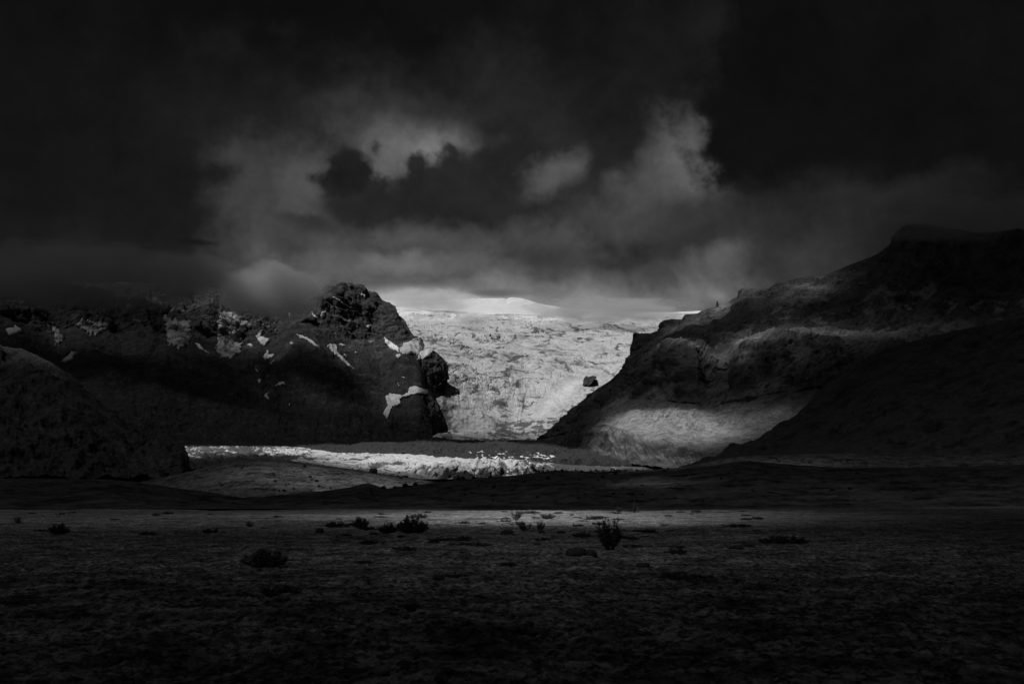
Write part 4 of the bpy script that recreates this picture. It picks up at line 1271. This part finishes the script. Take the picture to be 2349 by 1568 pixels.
cloud("small wisp of mist against the icefall just below its lip", 1085, 735, 7300, 60, 22, 250, 0.006, 2.2, 33.0, 0.4, 3.8)

# ------------------------------------------------------------------ SKY
world = bpy.data.worlds.new("World")
scene.world = world
world.use_nodes = True
wt = world.node_tree
N = NT(wt)
bg = wt.nodes["Background"]
tc = N.n("ShaderNodeTexCoord").outputs["Generated"]
sep = N.n("ShaderNodeSeparateXYZ"); N.link(tc, sep.inputs[0])
R2D = 180 / math.pi
az = N.math("MULTIPLY", N.math("ARCTAN2", sep.outputs[0], sep.outputs[1]), R2D)
hyp = N.math("SQRT", N.math("ADD", N.math("MULTIPLY", sep.outputs[0], sep.outputs[0]), N.math("MULTIPLY", sep.outputs[1], sep.outputs[1])))
el = N.math("MULTIPLY", N.math("ARCTAN2", sep.outputs[2], hyp), R2D)
cmb = N.n("ShaderNodeCombineXYZ"); N.link(az, cmb.inputs[0]); N.link(el, cmb.inputs[1])
pos = cmb.outputs[0]
def warp(pos, scale, amp, detail, rough=0.55):
    nz = N.n("ShaderNodeTexNoise"); nz.inputs["Scale"].default_value = scale
    nz.inputs["Detail"].default_value = detail; nz.inputs["Roughness"].default_value = rough
    N.link(pos, nz.inputs["Vector"])
    sb = N.n("ShaderNodeVectorMath", operation="SUBTRACT"); N.link(nz.outputs["Color"], sb.inputs[0]); sb.inputs[1].default_value = (0.5, 0.5, 0.5)
    ml = N.n("ShaderNodeVectorMath", operation="MULTIPLY"); N.link(sb.outputs[0], ml.inputs[0]); ml.inputs[1].default_value = (amp, amp * 0.7, 0)
    ad = N.n("ShaderNodeVectorMath", operation="ADD"); N.link(pos, ad.inputs[0]); N.link(ml.outputs[0], ad.inputs[1])
    return ad.outputs[0]
wp = warp(pos, 0.2, 4.0, 5, 0.58)
wp2 = warp(pos, 0.5, 2.2, 6, 0.6)
D2P = FPX * math.pi / 180
_en = N.n("ShaderNodeTexNoise"); _en.inputs["Scale"].default_value = 0.22; _en.inputs["Detail"].default_value = 7; _en.inputs["Roughness"].default_value = 0.6
N.link(pos, _en.inputs["Vector"])
edge_n = N.math("MULTIPLY", N.math("SUBTRACT", _en.outputs[0], 0.5), 2.6)
edge_f = N.math("MULTIPLY", N.math("SUBTRACT", N.noise(pos, 0.6, 5, 0.55), 0.5), 1.25)


def blob(val, x, y, rx, ry, rot, s, soft=0.7, op=1.0, src=None):
    a, e = az_el(x, y)
    mp = N.n("ShaderNodeMapping", vector_type="TEXTURE")
    N.link(src or wp, mp.inputs[0])
    mp.inputs["Location"].default_value = (a, e, 0)
    mp.inputs["Rotation"].default_value = (0, 0, math.radians(rot))
    mp.inputs["Scale"].default_value = (rx / D2P, ry / D2P, 1)
    ln = N.n("ShaderNodeVectorMath", operation="LENGTH"); N.link(mp.outputs[0], ln.inputs[0])
    dist = ln.outputs["Value"]
    if src is not pos:
        dist = N.math("ADD", dist, edge_f if src is wp2 else edge_n)
    f = N.mapr(dist, 1 + soft, 1 - soft, 0.0, op)
    s = s * 1.17 if 40 < s < 140 else s
    return N.mix(f, val, lin(s))


val = N.mapr(el, 9.0, 27.0, lin(42), lin(7), "LINEAR")
val = N.mix(N.mapr(el, 24, 50), val, lin(26))          # lighter cloud overhead, out of view
side = N.mapr(N.math("ABSOLUTE", N.math("ADD", az, 0.5)), 10, 25)
val = N.mix(side, val, lin(14))
# (x, y, rx, ry, turn, grey, softness, opacity, edge: 0 plain, 1 wispy, 2 billowing)
S = [
    (650, 90, 520, 110, 0, 6, 0.9, 0.8, 1), (1330, 70, 300, 130, 0, 15, 0.9, 0.8, 1), (1360, 145, 110, 22, 5, 8, 0.8, 0.7, 1),
    (1150, 330, 560, 150, 0, 36, 0.9, 0.85, 1), (1500, 200, 150, 150, 25, 21, 0.9, 0.85, 1), (1640, 70, 60, 110, 5, 24, 0.8, 0.8, 1),
    (300, 470, 260, 130, 0, 17, 0.9, 0.7, 1), (140, 590, 220, 60, 0, 27, 0.9, 0.8, 1),
    # pale mass at left of centre
    (645, 480, 140, 130, 10, 54, 0.75, 0.95, 1), (600, 410, 75, 55, -30, 50, 0.7, 0.9, 1), (700, 440, 60, 60, 0, 66, 0.8, 0.8, 1), (650, 580, 130, 60, 0, 56, 0.8, 0.9, 1),
    (505, 398, 42, 22, 25, 16, 0.8, 0.8, 2), (700, 505, 55, 18, 0, 40, 0.8, 0.7, 1),
    # lit wedge between the clouds
    (930, 300, 175, 62, -8, 46, 0.9, 0.9, 1), (960, 335, 130, 42, -6, 74, 0.9, 0.9, 1), (990, 345, 80, 28, -10, 98, 0.9, 0.85, 1), (890, 385, 48, 40, -20, 88, 0.9, 0.9, 1),
    # dark billowing cloud
    (1080, 480, 260, 55, 3, 35, 0.5, 0.95, 2), (1000, 425, 95, 62, 10, 33, 0.3, 0.97, 2), (1120, 430, 130, 80, 0, 35, 0.45, 0.95, 2), (1160, 370, 110, 60, 15, 33, 0.6, 0.9, 2),
    (815, 405, 50, 42, 8, 24, 0.3, 0.97, 2), (775, 418, 56, 30, 14, 23, 0.35, 0.95, 2), (790, 370, 34, 22, 10, 25, 0.4, 0.9, 2), (850, 430, 30, 24, 0, 27, 0.5, 0.8, 2), (1040, 352, 30, 14, -20, 32, 0.5, 0.9, 2), (955, 375, 36, 24, 20, 33, 0.35, 0.95, 2), (850, 470, 110, 30, -5, 33, 0.6, 0.9, 1),
    (858, 345, 16, 12, 0, 34, 0.8, 0.7, 2), (720, 500, 40, 14, 5, 36, 0.7, 0.7, 1),
    # pale patches right of centre
    (1272, 408, 76, 32, 32, 70, 0.7, 0.95, 1), (1345, 440, 60, 40, 20, 36, 0.7, 0.8, 1),
    (1500, 450, 130, 80, 20, 55, 0.8, 0.95, 1), (1510, 430, 150, 62, 48, 60, 0.8, 0.9, 1), (1550, 385, 70, 100, -8, 62, 0.75, 0.95, 1), (1575, 345, 45, 75, -12, 82, 0.9, 0.9, 1), (1412, 412, 32, 26, 0, 60, 0.8, 0.9, 1), (1430, 500, 140, 40, 5, 52, 0.8, 0.8, 1),
    # great dark cloud at right
    (1880, 260, 285, 190, 0, 9, 0.3, 0.98, 2), (1790, 90, 125, 130, 0, 8, 0.35, 0.95, 2), (1690, 300, 75, 130, 0, 10, 0.35, 0.95, 2), (2150, 200, 260, 300, 0, 8, 0.8, 0.9, 1),
    (1800, 480, 210, 55, 0, 36, 0.9, 0.9, 1), (2010, 465, 130, 32, 8, 36, 0.9, 0.8, 1), (1730, 570, 150, 70, 0, 42, 0.9, 0.85, 1),
    # bands above the ice
    (960, 545, 260, 34, 0, 68, 0.8, 0.9, 1), (1220, 540, 140, 30, -4, 58, 0.8, 0.85, 1), (900, 602, 200, 26, 0, 92, 0.85, 0.95, 1), (760, 590, 90, 26, 8, 72, 0.8, 0.8, 1), (1130, 610, 190, 26, -4, 74, 0.8, 0.85, 1),
    (1290, 585, 150, 24, 4, 52, 0.8, 0.8, 1), (1520, 590, 90, 28, 12, 46, 0.8, 0.85, 1), (1600, 560, 60, 24, 40, 40, 0.8, 0.7, 1), (1400, 640, 260, 30, 0, 66, 0.9, 0.85, 1), (1490, 650, 150, 36, 10, 72, 0.9, 0.85, 1), (1640, 610, 65, 32, 20, 74, 0.9, 0.9, 1),
    (1000, 650, 300, 26, 0, 80, 0.9, 0.9, 1), (1500, 685, 240, 32, 0, 84, 0.9, 0.85, 1), (1230, 660, 200, 22, 0, 84, 0.9, 0.8, 1), (1260, 690, 300, 34, 0, 106, 0.9, 0.9, 1),
    (970, 684, 130, 20, 0, 170, 0.9, 0.95, 0), (1080, 690, 110, 13, 0, 175, 0.9, 0.9, 0), (1330, 695, 110, 18, 0, 104, 0.9, 0.85, 0), (1142, 672, 58, 9, 0, 84, 0.6, 0.9, 0),
    (1645, 678, 20, 11, -30, 108, 0.95, 0.8, 0), (1870, 600, 150, 60, 20, 46, 0.9, 0.8, 1), (2130, 530, 150, 70, 0, 20, 0.9, 0.9, 1),
    (450, 555, 34, 6, 0, 14, 0.7, 0.8, 0), (318, 620, 26, 9, 0, 14, 0.7, 0.8, 0), (470, 650, 90, 40, 0, 36, 0.9, 0.8, 1),
]
for (x, y, rx, ry, rot, s_, soft, op, w_) in S:
    val = blob(val, x, y, rx, ry, rot, s_, soft, op, {0: pos, 1: wp, 2: wp2}[w_])
n1 = N.noise(wp, 0.28, 8, 0.56)
n2 = N.noise(wp2, 0.9, 6, 0.6)
mod = N.math("ADD", N.mapr(n1, 0.3, 0.7, 0.74, 1.26, "LINEAR"), N.mapr(n2, 0.3, 0.7, -0.12, 0.12, "LINEAR"))
val = N.math("MULTIPLY", val, mod)
sky = N.n("ShaderNodeTexSky", sky_type="NISHITA", sun_disc=False)
sky.sun_elevation = SUN_EL
sky.sun_rotation = SUN_AZ
bw = N.n("ShaderNodeRGBToBW"); N.link(sky.outputs[0], bw.inputs[0])
# the clear sky shines faintly through the cloud
STR = 0.05
tot = N.math("ADD", N.math("MULTIPLY", val, 1 / STR), N.math("MULTIPLY", bw.outputs[0], 0.02))
N.link(tot, bg.inputs["Color"])
bg.inputs["Strength"].default_value = STR

# ------------------------------------------------------------------ render
scene.render.engine = "CYCLES"
scene.view_settings.view_transform = "Standard"
scene.view_settings.look = "None"
scene.view_settings.exposure = 0.0
scene.view_settings.gamma = 1.0
scene.cycles.use_denoising = True
scene.cycles.sample_clamp_indirect = 0.6
scene.cycles.max_bounces = 6
scene.cycles.diffuse_bounces = 3
scene.cycles.volume_bounces = 1
scene.cycles.transparent_max_bounces = 16
